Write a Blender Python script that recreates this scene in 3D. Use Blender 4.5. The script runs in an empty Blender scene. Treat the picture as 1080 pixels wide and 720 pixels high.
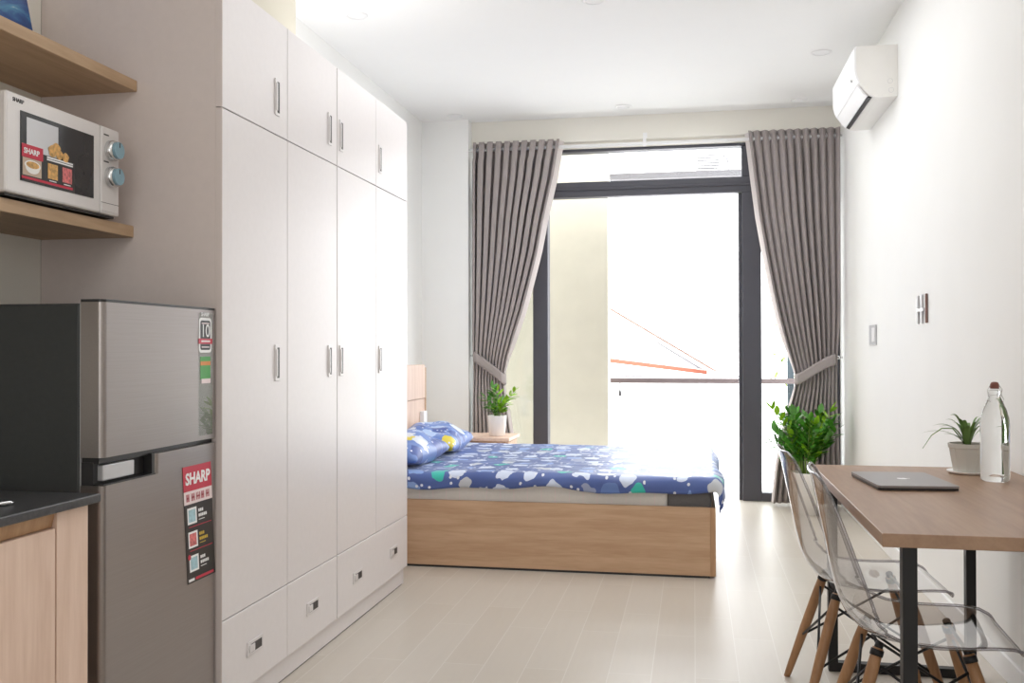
import bpy, bmesh, math, random
from mathutils import Vector, Matrix
random.seed(7)
S = bpy.context.scene
C = S.collection
PI = math.pi

# ------------------------------------------------------------------ materials
def new_mat(name):
    m = bpy.data.materials.new(name); m.use_nodes = True
    nt = m.node_tree; b = nt.nodes['Principled BSDF']
    return m, nt, b
def L(nt, a, b): nt.links.new(a, b)
def rgb(c): return (c[0], c[1], c[2], 1)
def srgb(r, g, b):
    f = lambda v: (v/255/12.92) if v/255 <= .04045 else ((v/255+.055)/1.055)**2.4
    return (f(r), f(g), f(b))
def plain(name, col, rough=.5, metal=0, var=.04, scale=12, bump=0, spec=.5, coat=0):
    m, nt, b = new_mat(name)
    tc = nt.nodes.new('ShaderNodeTexCoord'); n = nt.nodes.new('ShaderNodeTexNoise')
    n.inputs['Scale'].default_value = scale; n.inputs['Detail'].default_value = 4
    L(nt, tc.outputs['Object'], n.inputs['Vector'])
    r = nt.nodes.new('ShaderNodeValToRGB')
    lo = [max(0, x*(1-var)) for x in col]; hi = [min(1, x*(1+var)) for x in col]
    r.color_ramp.elements[0].color = rgb(lo); r.color_ramp.elements[1].color = rgb(hi)
    r.color_ramp.elements[0].position = .3; r.color_ramp.elements[1].position = .7
    L(nt, n.outputs['Fac'], r.inputs['Fac']); L(nt, r.outputs['Color'], b.inputs['Base Color'])
    b.inputs['Roughness'].default_value = rough; b.inputs['Metallic'].default_value = metal
    b.inputs['Specular IOR Level'].default_value = spec
    b.inputs['Coat Weight'].default_value = coat
    if bump:
        bp = nt.nodes.new('ShaderNodeBump'); bp.inputs['Strength'].default_value = bump; bp.inputs['Distance'].default_value = .002
        L(nt, n.outputs['Fac'], bp.inputs['Height']); L(nt, bp.outputs['Normal'], b.inputs['Normal'])
    return m
def wood(name, c1, c2, axis='X', rough=.45, scale=1.0):
    m, nt, b = new_mat(name)
    tc = nt.nodes.new('ShaderNodeTexCoord'); mp = nt.nodes.new('ShaderNodeMapping')
    sc = {'X': (1.2, 14, 14), 'Y': (14, 1.2, 14), 'Z': (14, 14, 1.2)}[axis]
    mp.inputs['Scale'].default_value = [s*scale for s in sc]
    L(nt, tc.outputs['Object'], mp.inputs['Vector'])
    n1 = nt.nodes.new('ShaderNodeTexNoise'); n1.inputs['Scale'].default_value = 1.6; n1.inputs['Detail'].default_value = 6; n1.inputs['Distortion'].default_value = .9
    n2 = nt.nodes.new('ShaderNodeTexNoise'); n2.inputs['Scale'].default_value = 9; n2.inputs['Detail'].default_value = 3
    L(nt, mp.outputs['Vector'], n1.inputs['Vector']); L(nt, mp.outputs['Vector'], n2.inputs['Vector'])
    mx = nt.nodes.new('ShaderNodeMix'); mx.data_type = 'FLOAT'; mx.inputs[0].default_value = .3
    L(nt, n1.outputs['Fac'], mx.inputs[2]); L(nt, n2.outputs['Fac'], mx.inputs[3])
    r = nt.nodes.new('ShaderNodeValToRGB')
    r.color_ramp.elements[0].color = rgb(c1); r.color_ramp.elements[1].color = rgb(c2)
    r.color_ramp.elements[0].position = .34; r.color_ramp.elements[1].position = .64
    L(nt, mx.outputs[0], r.inputs['Fac']); L(nt, r.outputs['Color'], b.inputs['Base Color'])
    b.inputs['Roughness'].default_value = rough
    bp = nt.nodes.new('ShaderNodeBump'); bp.inputs['Strength'].default_value = .08; bp.inputs['Distance'].default_value = .001
    L(nt, mx.outputs[0], bp.inputs['Height']); L(nt, bp.outputs['Normal'], b.inputs['Normal'])
    return m
def emissive(name, col, strength):
    m, nt, b = new_mat(name)
    b.inputs['Base Color'].default_value = rgb(col); b.inputs['Emission Color'].default_value = rgb(col)
    b.inputs['Emission Strength'].default_value = strength
    return m
def thin_clear(name, tint, edge, ior=1.45, rough=.02, refl=1.0):
    m, nt, b = new_mat(name); nt.nodes.remove(b)
    out = nt.nodes['Material Output']
    lw = nt.nodes.new('ShaderNodeLayerWeight'); lw.inputs['Blend'].default_value = .35
    r = nt.nodes.new('ShaderNodeMix'); r.data_type = 'RGBA'
    r.inputs[6].default_value = rgb(tint); r.inputs[7].default_value = rgb(edge)
    L(nt, lw.outputs['Facing'], r.inputs[0])
    t = nt.nodes.new('ShaderNodeBsdfTransparent'); L(nt, r.outputs[2], t.inputs['Color'])
    g = nt.nodes.new('ShaderNodeBsdfGlossy'); g.inputs['Roughness'].default_value = rough
    l2 = nt.nodes.new('ShaderNodeLayerWeight'); l2.inputs['Blend'].default_value = .5
    pw = nt.nodes.new('ShaderNodeMath'); pw.operation = 'POWER'; pw.inputs[1].default_value = 3; L(nt, l2.outputs['Facing'], pw.inputs[0])
    k = nt.nodes.new('ShaderNodeMath'); k.operation = 'MULTIPLY_ADD'; k.inputs[1].default_value = .75*refl; k.inputs[2].default_value = ior; k.use_clamp = True
    L(nt, pw.outputs[0], k.inputs[0])
    mx = nt.nodes.new('ShaderNodeMixShader')
    L(nt, k.outputs[0], mx.inputs[0]); L(nt, t.outputs[0], mx.inputs[1]); L(nt, g.outputs[0], mx.inputs[2]); L(nt, mx.outputs[0], out.inputs['Surface'])
    return m
def fabric(name, col, rough=.85, trans=.15, scale=180):
    m, nt, b = new_mat(name); out = nt.nodes['Material Output']
    tc = nt.nodes.new('ShaderNodeTexCoord'); n = nt.nodes.new('ShaderNodeTexNoise'); n.inputs['Scale'].default_value = scale
    L(nt, tc.outputs['Object'], n.inputs['Vector'])
    r = nt.nodes.new('ShaderNodeValToRGB')
    r.color_ramp.elements[0].color = rgb([c*.88 for c in col]); r.color_ramp.elements[1].color = rgb([min(1, c*1.1) for c in col])
    L(nt, n.outputs['Fac'], r.inputs['Fac']); L(nt, r.outputs['Color'], b.inputs['Base Color'])
    b.inputs['Roughness'].default_value = rough; b.inputs['Sheen Weight'].default_value = .15
    if trans:
        t = nt.nodes.new('ShaderNodeBsdfTranslucent'); L(nt, r.outputs['Color'], t.inputs['Color'])
        mx = nt.nodes.new('ShaderNodeMixShader'); mx.inputs[0].default_value = trans
        L(nt, b.outputs[0], mx.inputs[1]); L(nt, t.outputs[0], mx.inputs[2]); L(nt, mx.outputs[0], out.inputs['Surface'])
    return m
def brushed(name, col, rough=.32):
    m, nt, b = new_mat(name)
    tc = nt.nodes.new('ShaderNodeTexCoord'); mp = nt.nodes.new('ShaderNodeMapping'); mp.inputs['Scale'].default_value = (200, 3, 260)
    L(nt, tc.outputs['Object'], mp.inputs['Vector'])
    n = nt.nodes.new('ShaderNodeTexNoise'); n.inputs['Scale'].default_value = 1.4; n.inputs['Detail'].default_value = 4
    L(nt, mp.outputs['Vector'], n.inputs['Vector'])
    r = nt.nodes.new('ShaderNodeValToRGB')
    r.color_ramp.elements[0].color = rgb([c*.9 for c in col]); r.color_ramp.elements[1].color = rgb([min(1, c*1.08) for c in col])
    L(nt, n.outputs['Fac'], r.inputs['Fac']); L(nt, r.outputs['Color'], b.inputs['Base Color'])
    b.inputs['Metallic'].default_value = .9; b.inputs['Roughness'].default_value = rough
    bp = nt.nodes.new('ShaderNodeBump'); bp.inputs['Strength'].default_value = .05; bp.inputs['Distance'].default_value = .001
    L(nt, n.outputs['Fac'], bp.inputs['Height']); L(nt, bp.outputs['Normal'], b.inputs['Normal'])
    return m
def floor_tiles():
    m, nt, b = new_mat('floor_tiles')
    tc = nt.nodes.new('ShaderNodeTexCoord'); mp = nt.nodes.new('ShaderNodeMapping')
    mp.inputs['Rotation'].default_value = (0, 0, PI/2)
    L(nt, tc.outputs['Object'], mp.inputs['Vector'])
    br = nt.nodes.new('ShaderNodeTexBrick'); br.offset = .37; br.offset_frequency = 2
    br.inputs['Scale'].default_value = 1; br.inputs['Brick Width'].default_value = .8; br.inputs['Row Height'].default_value = .155
    br.inputs['Mortar Size'].default_value = .0018; br.inputs['Mortar Smooth'].default_value = .1; br.inputs['Bias'].default_value = 0
    br.inputs['Color1'].default_value = rgb(srgb(203, 195, 184)); br.inputs['Color2'].default_value = rgb(srgb(199, 190, 178)); br.inputs['Mortar'].default_value = rgb(srgb(214, 208, 199))
    L(nt, mp.outputs['Vector'], br.inputs['Vector'])
    mp2 = nt.nodes.new('ShaderNodeMapping'); mp2.inputs['Scale'].default_value = (22, 1.5, 1); L(nt, tc.outputs['Object'], mp2.inputs['Vector'])
    n = nt.nodes.new('ShaderNodeTexNoise'); n.inputs['Scale'].default_value = 2; n.inputs['Detail'].default_value = 5; L(nt, mp2.outputs['Vector'], n.inputs['Vector'])
    r = nt.nodes.new('ShaderNodeValToRGB'); r.color_ramp.elements[0].color = (.94, .935, .93, 1); r.color_ramp.elements[1].color = (1, 1, 1, 1)
    L(nt, n.outputs['Fac'], r.inputs['Fac'])
    mx = nt.nodes.new('ShaderNodeMix'); mx.data_type = 'RGBA'; mx.blend_type = 'MULTIPLY'; mx.inputs[0].default_value = 1
    L(nt, br.outputs['Color'], mx.inputs[6]); L(nt, r.outputs['Color'], mx.inputs[7]); L(nt, mx.outputs[2], b.inputs['Base Color'])
    b.inputs['Roughness'].default_value = .36; b.inputs['Specular IOR Level'].default_value = .6
    bp = nt.nodes.new('ShaderNodeBump'); bp.inputs['Strength'].default_value = .25; bp.inputs['Distance'].default_value = .0015; bp.invert = True
    L(nt, br.outputs['Fac'], bp.inputs['Height']); L(nt, bp.outputs['Normal'], b.inputs['Normal'])
    return m
def quilt_mat(name, base_a, base_b, blots, scale=7.5, dens=.30):
    """printed cotton: cloud-shaped blots in several colours on blue"""
    m, nt, b = new_mat(name)
    tc = nt.nodes.new('ShaderNodeTexCoord')
    nz = nt.nodes.new('ShaderNodeTexNoise'); nz.inputs['Scale'].default_value = 16; nz.inputs['Detail'].default_value = 1
    L(nt, tc.outputs['UV'], nz.inputs['Vector'])
    ad = nt.nodes.new('ShaderNodeVectorMath'); ad.operation = 'MULTIPLY_ADD'
    L(nt, nz.outputs['Color'], ad.inputs[0]); ad.inputs[1].default_value = (.09, .09, 0); L(nt, tc.outputs['UV'], ad.inputs[2])
    v = nt.nodes.new('ShaderNodeTexVoronoi'); v.inputs['Scale'].default_value = scale; v.inputs['Randomness'].default_value = .55; v.voronoi_dimensions = '2D'; v.distance = 'MINKOWSKI'; v.inputs['Exponent'].default_value = 2.8
    L(nt, ad.outputs[0], v.inputs['Vector'])
    lt = nt.nodes.new('ShaderNodeMath'); lt.operation = 'LESS_THAN'; lt.inputs[1].default_value = dens; L(nt, v.outputs['Distance'], lt.inputs[0])
    sep = nt.nodes.new('ShaderNodeSeparateColor'); L(nt, v.outputs['Color'], sep.inputs[0])
    r = nt.nodes.new('ShaderNodeValToRGB'); r.color_ramp.interpolation = 'CONSTANT'
    els = r.color_ramp.elements
    els[0].color = rgb(blots[0][1]); els[0].position = 0
    els[1].color = rgb(blots[1][1]); els[1].position = blots[1][0]
    for p, c in blots[2:]:
        e = els.new(p); e.color = rgb(c)
    L(nt, sep.outputs[0], r.inputs['Fac'])
    nb = nt.nodes.new('ShaderNodeTexNoise'); nb.inputs['Scale'].default_value = 3; L(nt, tc.outputs['UV'], nb.inputs['Vector'])
    bm_ = nt.nodes.new('ShaderNodeMix'); bm_.data_type = 'RGBA'; bm_.inputs[6].default_value = rgb(base_a); bm_.inputs[7].default_value = rgb(base_b); L(nt, nb.outputs['Fac'], bm_.inputs[0])
    mx = nt.nodes.new('ShaderNodeMix'); mx.data_type = 'RGBA'
    L(nt, lt.outputs[0], mx.inputs[0]); L(nt, bm_.outputs[2], mx.inputs[6]); L(nt, r.outputs['Color'], mx.inputs[7])
    # small white dots
    v2 = nt.nodes.new('ShaderNodeTexVoronoi'); v2.voronoi_dimensions = '2D'; v2.inputs['Scale'].default_value = 26; L(nt, tc.outputs['UV'], v2.inputs['Vector'])
    l2 = nt.nodes.new('ShaderNodeMath'); l2.operation = 'LESS_THAN'; l2.inputs[1].default_value = .2; L(nt, v2.outputs['Distance'], l2.inputs[0])
    s2 = nt.nodes.new('ShaderNodeSeparateColor'); L(nt, v2.outputs['Color'], s2.inputs[0])
    g2 = nt.nodes.new('ShaderNodeMath'); g2.operation = 'GREATER_THAN'; g2.inputs[1].default_value = .7; L(nt, s2.outputs[0], g2.inputs[0])
    m2 = nt.nodes.new('ShaderNodeMath'); m2.operation = 'MULTIPLY'; L(nt, l2.outputs[0], m2.inputs[0]); L(nt, g2.outputs[0], m2.inputs[1])
    mx2 = nt.nodes.new('ShaderNodeMix'); mx2.data_type = 'RGBA'; L(nt, m2.outputs[0], mx2.inputs[0]); L(nt, mx.outputs[2], mx2.inputs[6]); mx2.inputs[7].default_value = (.75, .78, .85, 1)
    L(nt, mx2.outputs[2], b.inputs['Base Color'])
    b.inputs['Roughness'].default_value = .42; b.inputs['Specular IOR Level'].default_value = .7; b.inputs['Sheen Weight'].default_value = .35; b.inputs['Sheen Roughness'].default_value = .3; b.inputs['Sheen Tint'].default_value = (.75, .85, 1, 1)
    return m

M = {}
M['wall'] = plain('wall_paint', srgb(244, 244, 242), .75, var=.01, scale=3)
M['wallwarm'] = plain('wall_paint_warm', srgb(240, 237, 228), .75, var=.01, scale=3)
M['ceil'] = plain('ceiling_paint', srgb(250, 250, 249), .8, var=.008, scale=3)
M['column'] = plain('column_paint', srgb(226, 221, 206), .75, var=.01, scale=3)
M['floor'] = floor_tiles()
M['lam'] = plain('white_laminate', srgb(232, 227, 227), .32, var=.012, scale=40, spec=.45)
M['lam_shade'] = plain('shaded_laminate', srgb(220, 208, 203), .5, var=.015, scale=40)  # the white laminate, with its shaded look put into the colour
M['gap'] = plain('shadow_gap_board', srgb(120, 108, 104), .8)
M['pull'] = plain('pale_pull', srgb(226, 222, 222), .35, .15, var=.01)
M['chrome'] = plain('satin_chrome', srgb(215, 215, 215), .25, 1.0, var=.02)
M['silver'] = plain('silver_paint', srgb(200, 200, 202), .35, .5, var=.02)
M['dark'] = plain('dark_plastic', srgb(38, 37, 38), .4, var=.05)
M['slot'] = plain('handle_recess', srgb(70, 66, 66), .5, .3)
M['black'] = plain('black_steel', srgb(30, 30, 32), .45, .2)
M['steel'] = brushed('brushed_steel', srgb(156, 149, 146), .3)
M['fside'] = plain('charcoal_panel', srgb(52, 54, 54), .5, bump=.2, scale=60)
M['bedwood'] = wood('bed_oak', srgb(186, 150, 118), srgb(206, 172, 140), 'X', .45)
M['bedwood_d'] = wood('bed_oak_edge', srgb(172, 132, 96), srgb(196, 158, 120), 'Z', .45)
M['kitwood'] = wood('kitchen_oak', srgb(220, 190, 170), srgb(235, 208, 190), 'Z', .45)
M['shelfwood'] = wood('shelf_oak', srgb(172, 142, 110), srgb(194, 164, 132), 'Y', .5)
M['tablewood'] = wood('table_top_wood', srgb(146, 116, 94), srgb(164, 134, 110), 'Y', .4, .7)
M['legwood'] = wood('beech_leg', srgb(150, 110, 74), srgb(176, 134, 96), 'Z', .45)
M['stone'] = plain('dark_worktop', srgb(62, 62, 64), .35, var=.25, scale=90)
M['curtain'] = fabric('grey_curtain', srgb(166, 157, 155), .85, .05)
M['lit_edge'] = fabric('curtain_lit_edge', srgb(222, 214, 212), .8, .35)  # curtain cloth lightened to look lit by the window
M['frame'] = plain('grey_aluminium', srgb(78, 78, 86), .5, .1, var=.02)
M['white'] = plain('white_plastic', srgb(244, 244, 244), .35, var=.01)
M['acside'] = plain('white_casing', srgb(238, 236, 232), .45, var=.01)
M['pot_w'] = plain('white_ceramic', srgb(242, 240, 236), .35, var=.02)
M['pot_g'] = plain('grey_pot', srgb(205, 202, 194), .5, var=.04)
M['pot_b'] = plain('beige_pot', srgb(200, 178, 158), .6, var=.05)
M['soil'] = plain('potting_soil', srgb(92, 74, 58), .95, var=.4, scale=80, bump=.6)
M['leaf'] = plain('zz_leaf', srgb(74, 138, 42), .3, var=.5, scale=9, coat=.3)
M['leaf_l'] = plain('young_leaf', srgb(140, 190, 40), .35, var=.25, scale=9)
M['leaf_d'] = plain('strap_leaf', srgb(104, 134, 72), .45, var=.4, scale=14)
M['stem'] = plain('green_stem', srgb(110, 140, 62), .5, var=.2)
M['mattress'] = plain('mattress_fabric', srgb(232, 228, 222), .8, var=.02, scale=60)
M['mattgrey'] = plain('mattress_grey_fabric', srgb(112, 110, 110), .85, var=.05, scale=60)
M['clear'] = thin_clear('clear_polycarbonate', (.97, .965, .965), (.78, .77, .775), .2, .03, .95)
M['pane'] = thin_clear('window_glass', (.98, .985, .98), (.9, .93, .92), .03, 0, .8)
M['cork'] = plain('stopper', srgb(120, 70, 58), .6)
M['laptop'] = plain('space_grey_aluminium', srgb(150, 146, 146), .38, .7, var=.02)
M['laptop_e'] = plain('laptop_edge', srgb(64, 60, 60), .4, .6)
M['red'] = plain('sticker_red', srgb(196, 32, 62), .4, var=.04)
M['pinkish'] = plain('sticker_pale', srgb(240, 222, 222), .4, var=.02)
M['ink'] = plain('sticker_black', srgb(34, 30, 30), .35, var=.05)
M['inkred'] = plain('ink_red', srgb(190, 90, 100), .5)
M['paper'] = plain('sticker_white', srgb(244, 244, 244), .45, var=.01)
M['yellow'] = plain('sticker_yellow', srgb(214, 180, 60), .5)
M['green'] = plain('sticker_green', srgb(70, 160, 70), .45, var=.1)
M['orange'] = plain('sticker_orange', srgb(220, 140, 60), .45)
M['cyan'] = plain('sticker_cyan', srgb(170, 205, 215), .45, var=.15, scale=120)
M['food'] = plain('food_photo', srgb(214, 166, 96), .45, var=.4, scale=90)
M['food2'] = plain('food_photo_red', srgb(206, 110, 110), .45, var=.45, scale=110)
M['tealknob'] = plain('knob_teal_film', srgb(138, 172, 186), .3, var=.05)
M['mwglass'] = plain('oven_door_glass', srgb(46, 46, 48), .12, var=.2, scale=5)
M['mwbody'] = plain('microwave_silver', srgb(226, 222, 220), .35, .15, var=.01)
M['roofred'] = plain('terracotta_edge', srgb(146, 84, 66), .8)
M['outwall'] = plain('outside_plaster', srgb(186, 181, 166), .9, var=.03, scale=6)
M['outgrey'] = plain('outside_grey', srgb(92, 90, 94), .8)
M['outwhite'] = plain('outside_white', srgb(245, 245, 245), .9, var=.01)
M['rail'] = plain('rail_metal', srgb(120, 108, 108), .5, .3)
M['outleaf'] = plain('outside_leaf', srgb(120, 140, 60), .6, var=.4)
M['postblue'] = plain('post_blue_grey', srgb(70, 84, 92), .6)
M['brown'] = plain('bronze', srgb(130, 104, 96), .4, .6)

# ------------------------------------------------------------------ geometry helpers
def B(): return bmesh.new()
def box(bm, x0, x1, y0, y1, z0, z1, bev=0, seg=2):
    r = bmesh.ops.create_cube(bm, size=1)
    vs = r['verts']
    for v in vs:
        v.co = Vector((x0 if v.co.x < 0 else x1, y0 if v.co.y < 0 else y1, z0 if v.co.z < 0 else z1))
    if bev:
        es = list({e for v in vs for e in v.link_edges})
        bmesh.ops.bevel(bm, geom=es, offset=bev, segments=seg, profile=.5, affect='EDGES')
    return bm
def boxm(*a, **k): return box(B(), *a, **k)
def tube(bm, pts, r, n=10, caps=True):
    pts = [Vector(p) for p in pts]; rings = []
    rr = r if isinstance(r, (list, tuple)) else [r]*len(pts)
    up = None
    for i, p in enumerate(pts):
        d = (pts[min(i+1, len(pts)-1)] - pts[max(i-1, 0)]).normalized()
        if up is None:
            a = Vector((0, 0, 1)) if abs(d.z) < .9 else Vector((1, 0, 0))
        else: a = up
        s = d.cross(a).normalized(); up = s.cross(d).normalized()
        rings.append([bm.verts.new(p + rr[i]*(math.cos(2*PI*k/n)*s + math.sin(2*PI*k/n)*up)) for k in range(n)])
    for a, b in zip(rings, rings[1:]):
        for k in range(n):
            f = bm.faces.new((a[k], a[(k+1) % n], b[(k+1) % n], b[k])); f.smooth = True
    if caps:
        bm.faces.new(rings[0][::-1]); bm.faces.new(rings[-1])
    return bm
def lathe(bm, prof, c=(0, 0, 0), n=32, cap0=True, cap1=True):
    rings = []
    for r, z in prof:
        rings.append([bm.verts.new((c[0]+r*math.cos(2*PI*k/n), c[1]+r*math.sin(2*PI*k/n), c[2]+z)) for k in range(n)])
    for a, b in zip(rings, rings[1:]):
        for k in range(n):
            f = bm.faces.new((a[k], a[(k+1) % n], b[(k+1) % n], b[k])); f.smooth = True
    if cap0: bm.faces.new(rings[0][::-1])
    if cap1: bm.faces.new(rings[-1])
    return bm
def prism(bm, poly, axis, a0, a1, smooth=False):
    """extrude a 2D polygon along an axis; poly in the two other axes (cyclic order)"""
    def P(p, a):
        return {'X': (a, p[0], p[1]), 'Y': (p[0], a, p[1]), 'Z': (p[0], p[1], a)}[axis]
    A = [bm.verts.new(P(p, a0)) for p in poly]; Bv = [bm.verts.new(P(p, a1)) for p in poly]
    n = len(poly)
    for i in range(n):
        f = bm.faces.new((A[i], A[(i+1) % n], Bv[(i+1) % n], Bv[i])); f.smooth = smooth
    bm.faces.new(A[::-1]); bm.faces.new(Bv)
    return bm
def grid(bm, nu, nv, fn, uvfn=None, smooth=True):
    vs = [[bm.verts.new(fn(i/(nu-1), j/(nv-1))) for j in range(nv)] for i in range(nu)]
    uvl = bm.loops.layers.uv.verify() if uvfn else None
    for i in range(nu-1):
        for j in range(nv-1):
            f = bm.faces.new((vs[i][j], vs[i+1][j], vs[i+1][j+1], vs[i][j+1])); f.smooth = smooth
            if uvl:
                for l, (a, b) in zip(f.loops, ((i, j), (i+1, j), (i+1, j+1), (i, j+1))):
                    l[uvl].uv = uvfn(a/(nu-1), b/(nv-1))
    return vs
def obj(name, bm, m, parent=None, recalc=True, local=False):
    if recalc: bmesh.ops.recalc_face_normals(bm, faces=bm.faces)
    if parent is not None and not local:
        off = Vector(parent.get('_w', (0, 0, 0)))
        bmesh.ops.translate(bm, verts=bm.verts, vec=-off)
    me = bpy.data.meshes.new(name); bm.to_mesh(me); bm.free()
    me.materials.append(m)
    o = bpy.data.objects.new(name, me); C.objects.link(o)
    if parent is not None:
        o.parent = parent; o['_w'] = tuple(parent.get('_w', (0, 0, 0)))
    else: o['_w'] = (0., 0., 0.)
    return o
def tag(o, label, cat, group=None, kind=None):
    o['label'] = label; o['category'] = cat
    if group: o['group'] = group
    if kind: o['kind'] = kind
    return o
def thing(name, label, cat, loc=(0, 0, 0), group=None):
    o = bpy.data.objects.new(name, None); C.objects.link(o); o.empty_display_size = .05
    o.location = loc; o['_w'] = tuple(float(v) for v in loc)
    return tag(o, label, cat, group)
def struct(name, bm, m):
    o = obj(name, bm, m); o['kind'] = 'structure'; return o
def copy_tree(o, parent=None):
    c = o.copy(); C.objects.link(c)
    if parent is not None: c.parent = parent
    for ch in list(o.children): copy_tree(ch, c)
    return c
def subsurf(o, lv=1):
    m = o.modifiers.new('sub', 'SUBSURF'); m.levels = lv; m.render_levels = lv
def solid(o, t, off=0):
    m = o.modifiers.new('solid', 'SOLIDIFY'); m.thickness = t; m.offset = off
def text_bm(s, size, origin, xdir, ydir, align='LEFT', bold=.0, shear=0, depth=.0004):
    """letters as flat mesh laid on a surface"""
    cu = bpy.data.curves.new('t', 'FONT'); cu.body = s; cu.size = size; cu.align_x = align; cu.extrude = depth; cu.offset = bold*size; cu.shear = shear; cu.resolution_u = 3
    to = bpy.data.objects.new('t', cu); C.objects.link(to)
    dg = bpy.context.evaluated_depsgraph_get(); me = bpy.data.meshes.new_from_object(to.evaluated_get(dg))
    bm = B(); bm.from_mesh(me)
    bpy.data.objects.remove(to); bpy.data.meshes.remove(me); bpy.data.curves.remove(cu)
    x = Vector(xdir).normalized(); y = Vector(ydir).normalized(); z = x.cross(y)
    mt = Matrix((x, y, z)).transposed().to_4x4(); mt.translation = Vector(origin)
    bmesh.ops.transform(bm, matrix=mt, verts=bm.verts)
    return bm
def quad_on(bm, X, pts, t=.0006):
    """thin plate on a plane facing +X; pts are (y,z)"""
    return prism(bm, pts, 'X', X, X+t)

# ------------------------------------------------------------------ key dimensions
H = 3.024           # ceiling
XL, XR = -2.16, 1.095
XK = -2.05          # kitchen back wall
YB = 7.59           # window wall
Y0, Y4 = 2.711, 4.639
W = -1.4245
dw = (Y4-Y0)/4
YBACK = -2.2

# ------------------------------------------------------------------ room shell
struct('floor', boxm(XL-.3, XR+.3, YBACK-.1, 7.76, -.12, 0), M['floor'])
struct('ceiling', boxm(XL-.3, XR+.3, YBACK-.1, 7.76, H, H+.12), M['ceil'])
struct('wall_right', boxm(XR, XR+.15, YBACK-.1, 7.76, 0, H), M['wall'])
struct('wall_left', boxm(XL-.15, XL, Y0, 7.76, 0, H), M['wall'])
struct('wall_kitchen', boxm(XK-.2, XK, YBACK-.1, Y0, 0, H), M['wallwarm'])
struct('wall_back', boxm(XL-.15, XR+.15, YBACK-.1, YBACK, 0, H), M['wall'])
struct('trim_1', boxm(XL, -1.82, 3.62, 4.17, 2.3295, H), M['column'])            # column above the wardrobe
struct('trim_2', boxm(XL, -1.772, 7.44, 7.76, 0, H), M['wall'])               # pier beside the window
struct('trim_3', box(boxm(-1.772, XR, 7.55, 7.76, 2.835, H), -1.772, XR, 7.62, 7.76, 2.788, 2.835), M['wallwarm'])           # beam over the window
struct('baseboard_right', boxm(XR-.012, XR, YBACK, 7.5, 0, .085, bev=.003), M['white'])
struct('baseboard_left', boxm(XL, XL+.012, 4.7, 7.44, 0, .085, bev=.003), M['white'])

# window wall: aluminium frame with sliding door opening
def window_wall():
    win = bpy.data.objects.new('window_1', None); C.objects.link(win); win['_w'] = (0., 0., 0.); win['kind'] = 'structure'
    y0, y1 = 7.635, 7.735
    f = M['frame']
    def fr(n, *a): return obj(n, boxm(*a, bev=.004, seg=1), f, win)
    fr('frame_head', -1.772, XR, y0-.01, y1, 2.765, 2.788)
    fr('transom', -1.772, XR, y0, y1, 2.4034, 2.5248)
    fr('transom_ridge', -1.772, XR, y0-.012, y0, 2.455, 2.475)
    fr('mullion', -1.283, -1.161, y0, y1, 0, 2.4034)
    fr('mullion', .369, .515, y0, y1, 0, 2.4034)
    fr('mullion', .369, .515, y0, y1, 2.5248, 2.765)
    fr('door_stop', .345, .369, y1-.06, y1+.02, 0, 2.40)
    fr('jamb', -1.772, -1.71, y0, y1, 0, 2.765)
    fr('jamb', 1.035, XR, y0, y1, 0, 2.765)
    fr('sill_rail', .515, 1.035, y0, y1, 0, .065)
    fr('sill_rail', -1.71, -1.283, y0, y1, 0, .065)
    fr('mullion', -1.222-.02, -1.222+.02, y0, y1, 2.5248, 2.765) if 0 else None
    g = M['pane']
    for a in ((-1.71, -1.283, .065, 2.4034), (.515, 1.035, .065, 2.4034), (-1.71, .369, 2.5248, 2.765), (.515, 1.035, 2.5248, 2.765)):
        obj('pane', boxm(a[0], a[1], 7.683, 7.687, a[2], a[3]), g, win)
    # glass leaf pushed open behind the fixed pane
    d = bpy.data.objects.new('door_1', None); C.objects.link(d); d['_w'] = (0., 0., 0.); d['kind'] = 'structure'
    yy = (7.745, 7.785)
    obj('leaf_frame', box(box(box(boxm(-1.70, -1.62, *yy, .03, 2.38), -1.24, -1.165, *yy, .03, 2.38), -1.62, -1.24, *yy, .03, .1), -1.62, -1.24, *yy, 2.31, 2.38), f, d)
    obj('pane', boxm(-1.62, -1.24, 7.763, 7.767, .1, 2.31), g, d)
window_wall()

# ------------------------------------------------------------------ outside
struct('ground', boxm(-2.8, 3.2, 7.76, 8.85, -.14, -.02), M['outwhite'])       # balcony slab
struct('wall_outside', boxm(-3.0, -.752, 8.5, 8.7, -.02, 4.2), M['outwall'])
def railing():
    r = thing('balcony_railing', 'slim metal balcony handrail beyond the open window', 'railing', (0, 8.75, -.02))
    obj('handrail', boxm(-.752, 2.2, 8.72, 8.765, .872, .918, bev=.004), M['rail'], r)
    for x in (-.66, .92, 1.9):
        obj('post', boxm(x-.012, x+.012, 8.735, 8.755, -.02, .888), M['rail'] if x > 0 else M['outgrey'], r) if x > 0 else None
    obj('glass_panel', boxm(-.74, 2.2, 8.744, 8.750, .02, .888), M['pane'], r)
    b = B(); lathe(b, [(.004, .1), (.006, .05), (.016, .02), (.016, .0), (.004, -.008)], (-.665, 8.738, .76), 12); tube(b, [(-.665, 8.738, .85), (-.665, 8.738, .89)], .004, 8)
    obj('clamp', b, M['outgrey'], r)
railing()
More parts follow.
